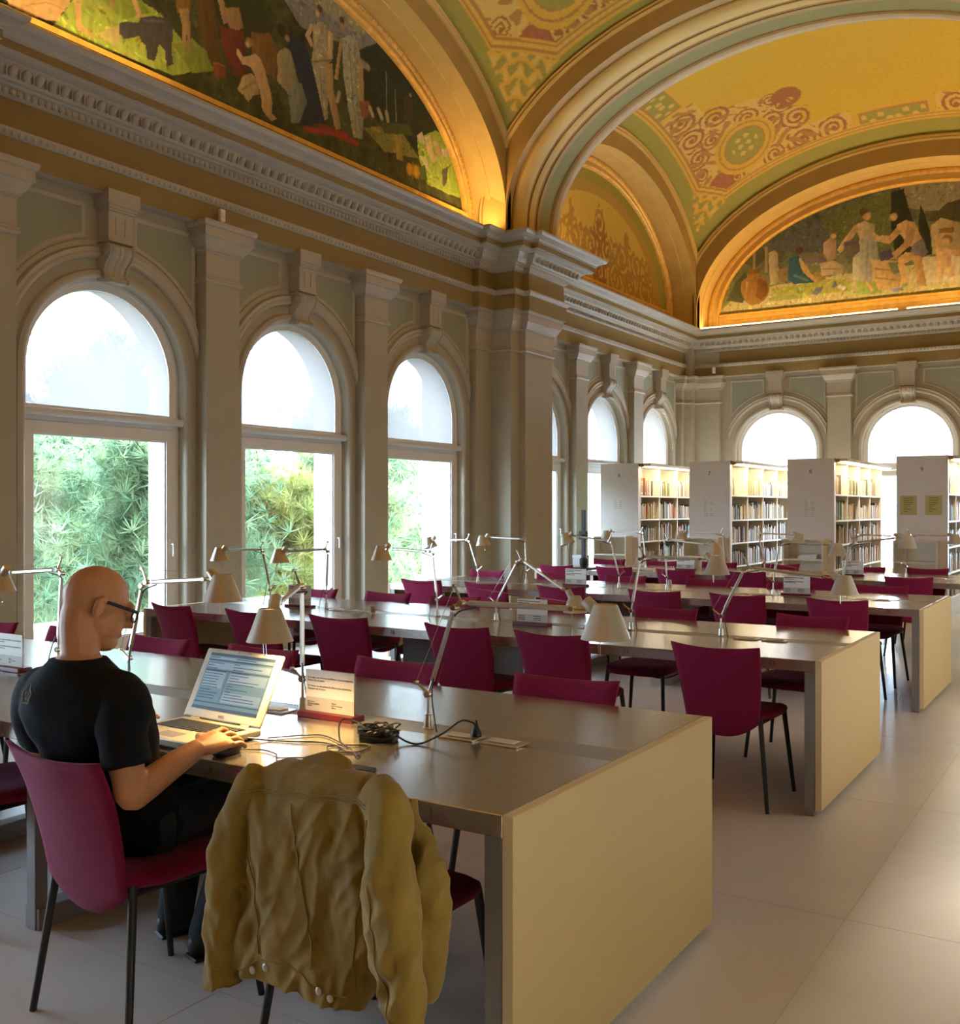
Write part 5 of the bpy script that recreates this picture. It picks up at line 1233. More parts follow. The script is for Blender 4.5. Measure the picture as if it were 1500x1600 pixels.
def book_mesh(w_, h_, d_, k):
    """x = depth into the shelf, y = thickness along the shelf: rounded spine, covers, recessed pages"""
    mb = MB(); 
    pr = [(0.0, -w_/2), (.004, -w_*.5), (.006, -w_*.28), (.007, 0), (.006, w_*.28), (.004, w_*.5), (0.0, w_/2)]
    mb.grid([[(p, q, z) for p, q in pr] for z in (0, h_)], mi=0)
    mb.box(-d_, .001, -w_/2, -w_/2+.002, 0, h_, 0); mb.box(-d_, .001, w_/2-.002, w_/2, 0, h_, 0)
    mb.box(-d_+.006, -.002, -w_/2+.002, w_/2-.002, .004, h_-.005, 1)
    if k % 3 == 0: mb.box(.0062, .0078, -w_*.26, w_*.26, .02, .055, 1)
    return mb
BCN = {'6': 'leftmost bookcase, by the window wall', '7': 'second bookcase from the left', '8': 'third bookcase from the left', '9': 'rightmost bookcase'}
def bookcase(i, x0, x1, num):
    y1 = SHY + SHL
    c = empty('bookcase', (x1, SHY, 0)); tag(c, 'white bookcase numbered %s on its end panel, %s' % (num, BCN[num]), 'bookcase', 'numbered bookcases at the end of the hall')
    W_ = x1 - x0
    mb = MB(); mb.box(-W_, 0, 0, .035, 0, SHH); mb.build('end_panel', M['shelfend'], c, bevel=.003)
    mb = MB(); mb.box(-.10, 0, .035, .10, 0, SHH-.002); mb.build('corner_post', M['shelf'], c)
    mb = MB(); mb.box(-W_, 0, SHL-.04, SHL, 0, SHH); mb.build('end_panel', M['shelf'], c)
    mb = MB(); mb.box(-W_, 0, .035, SHL-.04, 0, .27); mb.build('plinth', M['shelf'], c)
    mb = MB(); mb.box(-W_/2-.012, -W_/2+.012, .035, SHL-.04, .27, SHH-.06); mb.build('back_board', M['shelf'], c)
    mb = MB(); mb.box(-W_, .0, .035, SHL-.04, SHH-.045, SHH); mb.build('top_board', M['shelf'], c)
    mb = MB(); mb.box(.0, .16, .12, SHL, SHH-.045, SHH); cn = mb.build('light_canopy', M['shelf'], c, bevel=.004)
    mb = MB(); mb.box(.02, .14, .14, SHL-.05, SHH-.062, SHH-.046); mb.build('strip_light', M['led'], cn)
    mb = MB(); mb.box(.0, .05, .105, .125, SHH-.055, SHH-.01); mb.build('canopy_bracket', M['brown'], cn)
    for z in BOARDS[1:]:
        mb = MB(); mb.box(-W_+.01, -.008, .035, SHL-.04, z-.022, z); mb.build('shelf_board', M['shelf'], c)
    cw = (SHL - .14)/NCOL
    for k in range(1, NCOL):
        mb = MB(); mb.box(-W_+.01, -.012, .10 + cw*k - .011, .10 + cw*k + .011, .27, SHH-.07); mb.build('upright', M['shelf'], c)
    # number, printed notice
    text('number', num, .085, M['ink'], c, (-W_*.5, -.003, 2.01), (pi/2, 0, 0))
    if num != '9':
        ls = MB()
        for a in range(9 if num != '6' else 5):
            z = 1.60 - a*.028
            for q in (0, 1):
                if num == '6' or q == 0 or a % 3: ls.box(-W_*.5 - .085 + q*.09, -W_*.5 - .085 + q*.09 + .07*(.5 + ((a*7 + q*5 + i*3) % 6)/10), -.0025, -.0005, z, z + .009)
        tag(ls.build('printed_list', mat('faint_print_' + num, (.52, .48, .46), .6), c), kind='stuff')
    else:
        for q, zz in ((-W_*.76, 1.53), (-W_*.27, 1.53)):
            mb = MB(); mb.box(q-.105, q+.105, -.003, -.0005, zz-.13, zz+.13); s_ = mb.build('paper_notice', M['yellowpaper'], c)
            ls = MB()
            for a in range(7): ls.box(q-.06, q-.06 + (.12 if a < 3 else .05 + .04*(a % 2)), -.005, -.003, zz+.09-a*.03, zz+.105-a*.03)
            tag(ls.build('print_lines', mat('faded_print', (.30, .22, .06), .6), s_), kind='stuff')
    # low open display box standing against the end panel
    d = empty('display_shelf', (x0 + .0, SHY - .002, 0)); tag(d, 'low white display box against the end of the %s' % BCN[num], 'shelf', 'display boxes at the bookcase ends')
    t_ = .02; H = 1.04; Dp = .26
    for nm, b in (('side', (0, t_, -Dp, 0, 0, H)), ('side', (W_-t_-.09, W_-.09, -Dp, 0, 0, H)), ('top', (0, W_-.09, -Dp, 0, H, H+t_)), ('shelf_board', (t_, W_-t_-.09, -Dp, -.005, .76, .78)), ('shelf_board', (t_, W_-t_-.09, -Dp, -.005, .40, .42)), ('back', (t_, W_-t_-.09, -.012, -.003, .0, H)), ('base', (t_, W_-t_-.09, -Dp, -.012, 0, .06))):
        mb = MB(); mb.box(*b); mb.build(nm, M['shelf'], d)
    if num in '8':
        for q in range(2):
            bb = empty('flat_book', (x0 + .33 + .015*q, SHY - .14, .78 + .03*q), .1*q); tag(bb, ['white book lying at the bottom of the pile in the display box of bookcase 8', 'smaller white book lying on top of the pile in the display box of bookcase 8'][q], 'book')
            mb = MB(); mb.box(-.13+.02*q, .13-.02*q, -.09, .09, .003, .026); mb.build('pages', M['paper'], bb)
            for z in (0, .026): mb = MB(); mb.box(-.135+.02*q, .135-.02*q, -.095, .095, z, z+.003); mb.build('cover', M['white'], bb)
    return cw
BOOKS = []
r_ = random.Random(21); cache = {}
for i, (x0, x1, num) in enumerate(SHX):
    cw = bookcase(i, x0, x1, num)
    for zi, zb in enumerate(BOARDS):
        for col in range(NCOL):
            y = SHY + .10 + cw*col + .014; yend = SHY + .10 + cw*(col+1) - .014
            full = .96 if r_.random() < .7 else r_.uniform(.6, .9)
            if num == '7' and zi == 4 and col == 0: full = .34
            lim = y + (yend - y)*full; tall = r_.uniform(.19, .25); pal = r_.sample(range(len(bk_cols)), 7)
            if r_.random() < .6: pal += [0, 1, 8, 9]
            while True:
                w_ = round(r_.choice([.018, .022, .028, .034, .042, .05]), 3); h_ = round(min(.285, max(.17, r_.gauss(tall, .022)))*50)/50
                if num == '6' and zi == 4 and col == 0 and .19 < (y - SHY) < .30 and not cache.get('s5'): w_, h_ = .07, .28
                if y + w_ > lim: break
                ci = r_.choice(pal)
                if w_ == .07: ci = 5
                BOOKS.append((i, num, zi, col, x1 - .03 - r_.uniform(0, .025), y + w_/2, zb + .001, w_, h_, ci)); 
                if w_ == .07: cache['s5'] = True
                y += w_ + r_.choice([.0005, .001, .004])
def seen(b):      # how large it shows: near rows, unobstructed shelves first
    i, num, zi, col = b[:4]
    return (zi >= 1, -col - (1.2 if num == '9' else 0) - (.8 if num == '6' else 0) + .15*zi, b[7]*b[8])
BOOKS.sort(key=seen, reverse=True)
LV = ['lowest', 'lower middle', 'middle', 'upper middle', 'top']; mesh_c = {}
CO_ = ['nearest', 'second', 'third', 'farthest']
for n_, b in enumerate(BOOKS[:300]):
    i, num, zi, col, x, y, z, w_, h_, ci = b
    key = (w_, h_, ci, n_ % 3)
    if key not in mesh_c: mesh_c[key] = book_mesh(w_, h_, .16, n_ % 3).mesh('book', [bk_mats[ci], band_m], False)
    o = link('book', mesh_c[key], None, loc=(x, y, z))
    big = w_ == .07
    tag(o, 'broad red book with a white letter on bookcase 6' if big else '%s %s book, %s column, %s shelf of the %s' % ({.018: 'very thin', .022: 'thin', .028: 'slim', .034: 'medium', .042: 'thick', .05: 'broad'}[w_], bk_names[ci], CO_[col], LV[zi], {'6': 'leftmost bookcase', '7': 'second bookcase', '8': 'third bookcase', '9': 'rightmost bookcase'}[num]), 'book', 'books on the numbered bookcases')
    if big: text('spine_letter', 'S', .09, M['paper'], o, (.0085, 0, .19), (pi/2, 0, pi/2))
rest = MB(); rest_m = bk_mats + [band_m]
for b in BOOKS[300:]:
    i, num, zi, col, x, y, z, w_, h_, ci = b
    rest.box(x-.16, x+.004, y-w_/2, y+w_/2, z, z+h_, ci)
tag(rest.build('book_mass', rest_m), 'further rows of mixed books on the deeper and lower shelves', 'books', kind='stuff')
for i, (x0, x1, num) in enumerate(SHX):      # lamps of the canopies
    L = bpy.data.lights.new('shelf_lamp', 'AREA'); L.shape = 'RECTANGLE'; L.size = .10; L.size_y = SHL - .3; L.energy = 85; L.color = (1.0, .84, .52)
    lo = bpy.data.objects.new('shelf_lamp', L); COL.objects.link(lo); lo.location = (x1 + .08, SHY + SHL/2, SHH - .07); lo.rotation_euler = (0, .35, 0); lo['kind'] = 'helper'

# ================================================================= NOTICES IN ACRYLIC STANDS
acr = glass_mat('clear_acrylic', (.98, .98, .97), .05)
def notice(k, x, label, y_off=0, rz=0, lines=True):
    r = empty('table_notice', (x, TY[k] + TD/2 - .02 + y_off, TZ), rz); tag(r, label, 'notice', 'white notices in dark red stands')
    mb = MB(); mb.box(-.125, .125, -.035, .035, 0, .02); mb.build('stand', M['redbase'], r, bevel=.002)
    mb = MB(); mb.box(-.11, .11, -.004, -.001, .02, .165); mb.build('card', M['acrylic'], r)
    mb = MB(); mb.box(-.11, .11, -.0045, -.004, .02, .068); mb.build('card_band', M['cardgrey'], r)
    mb = MB(); mb.box(-.112, .112, .0, .002, .02, .167); mb.build('backing', acr, r)
    if lines:
        t = text('lettering', 'Si us plau, no retorneu els llibres a les prestatgeries.\nDeixeu-los al carro.\n\nPor favor, no devuelvan los libros a las estanterías.\nDéjenlos en el carro.', .0098, M['ink'], r, (-.10, -.0052, .118), (pi/2, 0, 0), 'LEFT', .0002)
        for q, bd in ((-.10, 'Barcelona\nBiblioteca pública\n08034'), (.01, 'Horari\nde 9 a 21 hores\ndilluns')):
            text('lettering', bd, .0078, M['ink'], r, (q, -.0055, .045), (pi/2, 0, 0), 'LEFT', .0002)
    else:
        ls = MB()
        for a, (z, l) in enumerate(((.148, .16), (.136, .08), (.116, .16), (.104, .09))): ls.box(-.10, -.10 + l, -.0055, -.0045, z, z + .005)
        for a in range(3): ls.box(-.10, -.05, -.0055, -.0045, .055-a*.011, .059-a*.011); ls.box(.01, .065, -.0055, -.0045, .055-a*.011, .059-a*.011)
        tag(ls.build('lettering', M['ink'], r), kind='stuff')
    return r
notice(0, -2.345, 'white notice in a red stand between the lit lamp and the black adapter', y_off=-.03)
notice(0, -4.285, 'white notice in a red stand at the edge of the picture beside the man')
notice(1, -3.145, 'white notice in front of the inverted V lamp on the second table', y_off=-.09, lines=False)
notice(1, -5.18, 'white notice behind the lit lamp on the second table', y_off=0, lines=False)
notice(2, -4.385, 'white notice left of the middle on the third table', lines=False)
notice(2, -2.33, 'white notice near the right end of the third table', y_off=.05, lines=False)
notice(3, -4.42, 'white notice before the second bookcase on the farthest table', lines=False)
notice(3, -2.50, 'white notice before the third bookcase on the farthest table', lines=False)

# ================================================================= SMALL THINGS ON THE FAR TABLES
st = empty('copy_stand', (-5.55, TY[3] + .22, TZ)); tag(st, 'black copy stand pole rising from the farthest table', 'stand')
mb = MB(); mb.box(-.14, .14, -.10, .10, 0, .02); mb.build('base', M['black'], st, bevel=.003)
mb = MB(); mb.box(-.022, .022, -.022, .022, .02, .72); mb.build('column', M['black'], st, bevel=.003)
mb = MB(); mb.box(-.045, .045, -.04, .04, .36, .46); mb.tube([(.0, -.04, .41), (.0, -.075, .41)], .018, 10); mb.build('carriage', M['black'], st, bevel=.004)
mb = MB(); mb.lathe([(.04, .02), (.05, .06), (.05, .12), (.03, .14)], 14, cap1=True); mb.build('column_foot', M['black'], st, smooth=True)
mb = MB(); mb.tube([(0, -.02, .41), (-.28, -.05, .40)], .008, 8); mb.build('camera_arm', M['black'], st)
def paper_stack(x, y, z, n, lab, w_=.21, d_=.15):
    r = empty('open_book', (x, y, z), .15); tag(r, lab, 'book', 'open books on the farthest table')
    for s in (-1, 1):
        mb = MB(); rows = []
        for t in np.linspace(0, 1, 7): rows.append([(s*w_*t, -d_, .004 + .022*math.sin(pi*min(1, t*1.1 + .05))*(1-t*.6)), (s*w_*t, d_, .004 + .022*math.sin(pi*min(1, t*1.1 + .05))*(1-t*.6))])
        mb.grid(rows); mb.box(min(0, s*w_), max(0, s*w_), -d_, d_, 0, .004); mb.build('pages', M['paper'], r, smooth=True)
    mb = MB(); mb.box(-w_-.005, w_+.005, -d_-.005, d_+.005, -.0, .0015); mb.build('cover', bk_mats[3], r)
paper_stack(-4.95, TY[3] + .42, TZ, 3, 'open book lying beside the black copy stand')
paper_stack(-5.85, TY[3] + .35, TZ, 3, 'open book lying left of the black copy stand')
bx_ = empty('white_box', (-5.93, TY[3] + .9, TZ)); tag(bx_, 'small white card box at the left end of the farthest table', 'box')
mb = MB(); mb.box(-.09, .09, -.06, .06, 0, .13); mb.build('body', M['paper'], bx_, bevel=.003); mb = MB(); mb.box(-.093, .093, -.063, .063, .10, .135); mb.build('lid', M['white'], bx_, bevel=.002)
for k, x, yo, lab in ((1, -4.45, -.07, 'small brown peg standing on the second table'), (2, -3.69, .60, 'short white peg at the far edge of the third table'), (2, -4.62, .0, 'short white peg beside the notice on the third table')):
    r = empty('table_peg', (x, TY[k] + TD/2 + yo, TZ)); tag(r, lab, 'peg')
    mb = MB(); mb.lathe([(.019, 0), (.017, .03), (.015, .05), (.0005, .052)], 14); mb.build('body', M['lining'] if k == 1 else M['paper'], r, smooth=True); mb = MB(); mb.lathe([(.022, 0), (.022, .004), (.018, .005)], 14); mb.build('foot', M['alu'], r)
# ================================================================= LAPTOP, MOUSE AND CABLES
lap = empty('laptop', (-2.515, 2.235, TZ), -.04); tag(lap, 'open silver laptop with a spreadsheet on its screen under the lit lamp', 'laptop')
LW, LD = .37, .262
mb = MB(); mb.box(-LW/2, LW/2, -LD/2, LD/2, .006, .03); mb.build('base', M['laptop'], lap, bevel=.005, seg=2)
mb = MB(); mb.box(-LW/2+.02, LW/2-.02, -LD/2+.02, LD/2-.02, 0, .006); mb.build('feet', M['black'], lap)
kb = MB()
for r_i in range(6):
    for c_i in range(16):
        if r_i == 0 and 4 <= c_i < 10:
            if c_i == 4: kb.box(-.075, .03, -.015, -.001, .03, .033)
            continue
        x = -.152 + c_i*.0193; y = -.015 + r_i*.0178; kb.box(x, x+.0168, y, y+.0152, .03, .033)
tag(kb.build('keyboard', M['keys'], lap), kind='stuff')
mb = MB(); mb.box(-.045, .045, -.105, -.05, .03, .0306); mb.build('touchpad', M['greymetal'], lap)
mb = MB(); mb.box(.09, .16, LD/2-.05, LD/2-.04, .03, .0315); mb.build('speaker_grille', M['greymetal'], lap)
hinge_y, ang = LD/2 - .012, .47
lid = empty('lid', (0, hinge_y, .03)); lid.parent = lap; lid.rotation_euler = (-ang, 0, 0)
lid_m = MB(); lid_m.box(-LW/2, LW/2, 0, .012, .004, .248); lidb = lid_m.build('screen_housing', M['laptop'], lid, bevel=.005, seg=2)
scr = emis('laptop_screen', (.20, .36, .46), .85, base=.08); scr_d = emis('laptop_screen_dark', (.08, .14, .20), .6, base=.08); scr_l = emis('laptop_screen_light', (.34, .48, .56), 1.0, base=.08); scr_t = emis('laptop_screen_text', (.03, .05, .08), .4, base=.08)
mb = MB(); mb.box(-.157, .157, -.0012, 0, .036, .232); mb.build('screen', scr, lid)
ui = MB()
for x0, x1, z0, z1, mi in ((-.157, .157, .222, .232, 0), (-.157, .157, .205, .209, 0), (-.157, .157, .036, .046, 0), (-.157, .157, .058, .062, 0), (-.157, .157, .170, .174, 0), (-.04, -.038, .062, .170, 0),
                           (-.15, .15, .211, .219, 1), (-.15, -.05, .110, .166, 1), (-.03, .15, .132, .166, 1), (-.03, .15, .066, .100, 1), (-.15, .15, .178, .200, 1)):
    ui.box(x0, x1, -.0016, -.0012, z0, z1, mi)
rr = random.Random(3)
for q in range(16): z = .215 - q*.0094; ui.box(-.15, -.15 + rr.uniform(.03, .10), -.0019, -.0016, z, z + .0022, 2); ui.box(-.025, -.025 + rr.uniform(.02, .16), -.0019, -.0016, z, z + .0022, 2)
tag(ui.build('screen_content', [scr_d, scr_l, scr_t], lid), kind='stuff')
text('maker_name', 'DELL', .013, M['greymetal'], lid, (0, -.0006, .019), (pi/2, 0, 0))
for x in (-.12, .12): mb = MB(); mb.tube([(x-.02, .004, .002), (x+.02, .004, .002)], .007, 10); mb.build('hinge', M['laptop'], lid, smooth=True)
for x in (-.03, .03): mb = MB(); mb.box(x-.006, x+.006, -.003, 0, .238, .243); mb.build('latch', M['alu'], lid)
MO = Vector((-2.262, 2.15, TZ))
mo = empty('computer_mouse', MO, -.05); tag(mo, 'black computer mouse under the right hand of the man', 'mouse')
mb = MB(); mb.ell((0, 0, .012), (.031, .052, .020), None, 16, 9); mb.build('shell', M['black'], mo, smooth=True); mb = MB(); mb.tube([(-.004, .028, .0275), (.004, .028, .0275)], .008, 10); mb.build('wheel', M['grey'], mo, smooth=True)
def cable(name, pts, r, label, z=.004, m=None):
    P_ = spline([(p[0], p[1], TZ + (p[2] if len(p) > 2 else z)) for p in pts], 8); b = Vector(P_[0])
    mb = MB(); mb.tube([Vector(p) - b for p in P_], r, 6); o = mb.build(name, m or M['black'], None, smooth=True, loc=b); tag(o, label, 'cable'); return o
cable('mouse_cable', [(-2.262, 2.20), (-2.20, 2.235), (-2.13, 2.22), (-2.09, 2.19), (-2.03, 2.23), (-1.97, 2.235), (-1.955, 2.28), (-2.0, 2.36), (-1.94, 2.37), (-1.96, 2.45), (-2.06, 2.39), (-2.02, 2.34), (-1.93, 2.36), (-1.91, 2.33), (-2.0, 2.40), (-2.16, 2.48), (-2.22, 2.46), (-2.30, 2.36)], .0022, 'thin black mouse cable looping across the table in front of the notice')
cable('laptop_power_cable', [(-2.325, 2.30, .012), (-2.28, 2.34), (-2.20, 2.37), (-2.12, 2.41), (-2.05, 2.40), (-1.99, 2.38), (-2.05, 2.42, .012), (-2.14, 2.52, .03), (-2.17, 2.58, .04), (-2.12, 2.60, .03), (-2.08, 2.56, .02), (-2.03, 2.52, .02)], .003, 'black laptop power lead running from the laptop to the adapter')
br = empty('power_adapter', (-1.985, 2.53, TZ), .35); tag(br, 'black power adapter wrapped in coils of its own lead', 'adapter')
mb = MB(); mb.box(-.058, .058, -.03, .03, 0, .03); mb.build('brick', M['black'], br, bevel=.006, seg=2)
coil = MB(); pts = []
for q in range(90):
    a = q*.42; pts.append((.052*math.cos(a) + .018*math.sin(q*1.1), .045*math.sin(a) + .01*math.cos(q*.7), .034 + .012*math.sin(q*.9) + .008*math.cos(q*.31)))
coil.tube(pts, .003, 6); coil.build('lead_coil', M['black'], br, smooth=True)
cable('adapter_mains_cable', [(-1.93, 2.55, .02), (-1.88, 2.545, .006), (-1.84, 2.56, .005), (-1.80, 2.62, .03), (-1.775, 2.68, .06), (-1.75, 2.705, .055), (-1.738, 2.71, .045)], .0032, 'black mains lead arching from the adapter to the wall plug on the table')
pg = empty('mains_plug', (-1.738, 2.715, TZ + .011)); tag(pg, 'black mains plug in the socket by the unlit lamp', 'plug')
mb = MB(); mb.lathe([(.018, 0), (.019, .012), (.012, .022), (.0065, .036), (.004, .04)], 14, cap0=True, cap1=True); mb.build('body', M['black'], pg, smooth=True)
mb = MB(); mb.tube([(0, 0, .036), (0, 0, .05)], [.005, .0035], 8); mb.build('strain_relief', M['black'], pg)
ph = empty('mobile_phone', (-1.80, 2.20, TZ), .12); tag(ph, 'black mobile phone lying by the collar of the jacket', 'phone')
mb = MB(); mb.box(-.05, .05, -.024, .024, 0, .014); mb.build('body', M['black'], ph, bevel=.007, seg=3); mb = MB(); mb.box(-.045, .02, -.02, .02, .0135, .0148); mb.build('screen', M['grey'], ph)

# ================================================================= THE READER
def remesh(mb, voxel, iters=4, fac=.5):
    me = mb.mesh('tmp', M['skin']); o = bpy.data.objects.new('tmp', me); COL.objects.link(o)
    m_ = o.modifiers.new('r', 'REMESH'); m_.mode = 'VOXEL'; m_.voxel_size = voxel; m_.use_smooth_shade = True
    if iters: s_ = o.modifiers.new('s', 'SMOOTH'); s_.iterations = iters; s_.factor = fac
    dg = bpy.context.evaluated_depsgraph_get(); out = bpy.data.meshes.new_from_object(o.evaluated_get(dg), depsgraph=dg)
    bpy.data.objects.remove(o, do_unlink=True); out.materials.clear(); return out
def smooth_me(me, m, name):
    me.name = name; me.materials.append(m); me.polygons.foreach_set('use_smooth', [True]*len(me.polygons)); return me
def loft(mb, rings, n=20, sup=1.0):
    """rings: (centre, half-width, half-depth, lateral axis, up axis)"""
    P_ = []
    for c, hw, hd, lat, up in rings:
        lat = Vector(lat).normalized(); dep = Vector(up).normalized().cross(lat).normalized(); row = []
        for j in range(n):
            a = 2*pi*j/n; ca, sa = math.cos(a), math.sin(a)
            row.append(tuple(Vector(c) + lat*(hw*math.copysign(abs(ca)**sup, ca)) + dep*(hd*math.copysign(abs(sa)**sup, sa))))
        P_.append(row)
    mb.grid(P_, cv=True, cap0=True, cap1=True)
def limb(mb, pts, rs, n=14): mb.tube(spline(pts, 5), [float(np.interp(i/(5*(len(pts)-1)), np.linspace(0, 1, len(rs)), rs)) for i in range(5*(len(pts)-1)+1)], n)
MAN = empty('person', (-2.54, 1.97, 0)); tag(MAN, 'man with shaved head, glasses and black T-shirt seated at the laptop', 'person')
MO_ = Vector(MAN.location)
def mput(me, name, m): o = link(name, smooth_me(me, m, name), MAN); o.location = -MO_; return o
lat = Vector((.985, .12, 0)); up = Vector((0, 0, 1))
SR, SL = Vector((-2.330, 1.835, .955)), Vector((-2.645, 1.79, .950))
ER, EL = Vector((-2.262, 1.80, .712)), Vector((-2.785, 1.90, .735))
WR, WL = Vector((-2.252, 2.035, .795)), Vector((-2.815, 2.17, .785))
def torso(mb, g):
    loft(mb, [((-2.555, 2.03, .47), .155+g, .11+g, lat, up), ((-2.55, 2.01, .54), .178+g, .128+g, lat, up), ((-2.54, 1.965, .64), .165+g, .118+g, lat, up), ((-2.525, 1.915, .74), .162+g, .112+g, lat, up),
              ((-2.51, 1.87, .84), .182+g, .122+g, lat, up), ((-2.500, 1.84, .91), .192+g, .122+g, lat, up), ((-2.497, 1.825, .965), .178+g, .108+g, lat, up), ((-2.496, 1.815, 1.01), .132+g, .085+g, lat, up), ((-2.495, 1.812, 1.05), .078+g, .064+g, lat, up), ((-2.495, 1.814, 1.075), .052+g, .050+g, lat, up)], 24, .88)
def hand(mb, W, fwd, side, curl, k=1.0):
    """palm and five fingers; side points towards the thumb"""
    fwd = fwd.normalized(); side = (side - fwd*side.dot(fwd)).normalized(); nup = side.cross(fwd) if side.cross(fwd).z > 0 else fwd.cross(side)
    loft(mb, [(tuple(W - fwd*.01), .027, .020, side, fwd), (tuple(W + fwd*.03*k), .037*k, .019*k, side, fwd), (tuple(W + fwd*.07*k + nup*.006), .042*k, .0165*k, side, fwd), (tuple(W + fwd*.092*k + nup*.003), .039*k, .012*k, side, fwd)], 14)
    for off, L in ((.033, .072), (.0112, .081), (-.0108, .076), (-.032, .060)):
        off, L = off*k, L*k
        b = W + fwd*.084*k + side*off + nup*.004; d1 = (fwd + side*off*4.2 + nup*(.12 - curl*.25)).normalized(); d2 = (fwd + side*off*3.0 - nup*curl*.8).normalized(); d3 = (fwd*.8 - nup*curl*1.6).normalized()
        p1 = b + d1*L*.46; p2 = p1 + d2*L*.32; p3 = p2 + d3*L*.24
        mb.ell(tuple(b + nup*.004), (.0095*k, .0095*k, .008*k), None, 8, 6)
        mb.tube([b, b.lerp(p1, .5), p1 + nup*.0015, p2, p3], [.0088*k, .0076*k, .0084*k, .0074*k, .0060*k], 10)
    t0 = W + fwd*.030*k + side*.026*k; t1 = t0 + (fwd*.62 + side*.75 - nup*.3).normalized()*.040*k; t2 = t1 + (fwd*.95 + side*.25 - nup*.35).normalized()*.034*k; t3 = t2 + (fwd - nup*.3).normalized()*.022*k
    mb.tube([t0 - fwd*.01, t0, t1, t2, t3], [.013*k, .0135*k, .0108*k, .0100*k, .0075*k], 10)
# head frame
yaw, pit = .40, -.34
fw = Vector((math.sin(yaw)*math.cos(pit), math.cos(yaw)*math.cos(pit), math.sin(pit))); rt = Vector((math.cos(yaw), -math.sin(yaw), 0)); hu = rt.cross(fw)
HC = Vector((-2.497, 1.872, 1.208))
Rm = Matrix((rt, fw, hu)).transposed()
def hp(r, f, u): return HC + rt*r + fw*f + hu*u
bm_ = MB(); torso(bm_, 0)
limb(bm_, [(-2.497, 1.812, 1.03), (-2.497, 1.818, 1.08), tuple(hp(0, -.030, -.055)), tuple(hp(0, -.03, .0))], [.060, .053, .054, .056], 18)
bm_.ell(tuple(hp(0, -.008, .022)), (.0715, .0925, .0875), Rm, 24, 16)             # skull
bm_.ell(tuple(hp(0, .028, -.04)), (.058, .066, .078), Rm, 20, 12)                # face
bm_.ell(tuple(hp(0, .052, -.092)), (.042, .042, .032), Rm, 16, 10)              # jaw
bm_.ell(tuple(hp(0, .088, .018)), (.052, .016, .016), Rm, 12, 8)                # brow
bm_.tube([hp(0, .088, .010), hp(0, .108, -.018), hp(0, .112, -.030), hp(0, .094, -.036)], [.009, .012, .014, .010], 10)  # nose
bm_.ell(tuple(hp(0, .088, -.066)), (.024, .010, .009), Rm, 12, 8)               # mouth
for s in (-1, 1):
    bm_.tube([hp(s*.074, -.012, -.032), hp(s*.085, -.020, -.012), hp(s*.088, -.020, .010), hp(s*.083, -.008, .022), hp(s*.077, .004, .012)], [.009, .0085, .009, .0085, .007], 8)   # ear rim
    bm_.ell(tuple(hp(s*.078, -.008, -.006)), (.008, .014, .026), Rm, 8, 6)
    bm_.ell(tuple(hp(s*.030, .082, .002)), (.012, .010, .010), Rm, 8, 6)
for S_, E_, W_ in ((SR, ER, WR), (SL, EL, WL)):
    limb(bm_, [tuple(S_), tuple(S_.lerp(E_, .4) + Vector((0, -.012, 0))), tuple(S_.lerp(E_, .82)), tuple(E_ + Vector((0, .006, -.004))), tuple(E_.lerp(W_, .22) + Vector((0, 0, -.004))), tuple(E_.lerp(W_, .65)), tuple(W_)], [.060, .053, .045, .040, .043, .036, .027], 18)
hand(bm_, WR, Vector((-.05, 1, .02)), Vector((-1, 0, .42)), .50, 1.12)
hand(bm_, WL, Vector((.12, 1, .0)), Vector((1, 0, 0)), .35)
HR, HL = Vector((-2.465, 2.04, .535)), Vector((-2.635, 2.03, .535)); KR, KL = Vector((-2.42, 2.44, .55)), Vector((-2.70, 2.45, .55)); AR, AL = Vector((-2.575, 2.355, .10)), Vector((-2.80, 2.42, .10))
for H_, K_, A_ in ((HR, KR, AR), (HL, KL, AL)):
    limb(bm_, [tuple(H_), tuple(H_.lerp(K_, .5)), tuple(K_)], [.078, .070, .055], 14); limb(bm_, [tuple(K_), tuple(K_.lerp(A_, .35) + Vector((0, -.01, 0))), tuple(A_)], [.054, .052, .036], 14)
    limb(bm_, [tuple(A_), tuple(A_ + Vector((.0, .02, -.05)))], [.034, .03], 10)
body = mput(remesh(bm_, .0036, 3, .5), 'body', M['skin'])
# T-shirt
sh = MB(); torso(sh, .013)
for S_, E_ in ((SR, ER), (SL, EL)):
    e = S_.lerp(E_, .70); c0 = Vector((-2.498, 1.82, .975))
    limb(sh, [tuple(c0.lerp(S_, .45)), tuple(S_ + Vector((0, 0, .004))), tuple(S_.lerp(E_, .38) + Vector((0, -.010, 0))), tuple(e)], [.072, .069, .067, .064], 18)
me = remesh(sh, .006, 8, .5)
co = np.empty(len(me.vertices)*3, np.float32); me.vertices.foreach_get('co', co); co = co.reshape(-1, 3); no = np.empty_like(co).ravel(); me.vertex_normals.foreach_get('vector', no) if hasattr(me, 'vertex_normals') else me.vertices.foreach_get('normal', no); no = no.reshape(-1, 3)
f1 = np.array([mnoise.noise(Vector((p[0]*9 + p[2]*5, p[1]*9, p[2]*7 - p[0]*6))) for p in co]); f2 = np.array([mnoise.noise(Vector((p[0]*20 - p[2]*14, p[1]*20, p[2]*16))) for p in co])
co += no*((f1*.008 + f2*.003 + .003)*np.clip((1.03 - co[:, 2])/.08, 0, 1))[:, None]
co[:, 2] = np.where(co[:, 2] > 1.062, 1.062 + (co[:, 2] - 1.062)*.1, co[:, 2])
me.vertices.foreach_set('co', co.ravel()); me.update(); shirt = mput(me, 'shirt', M['shirt'])
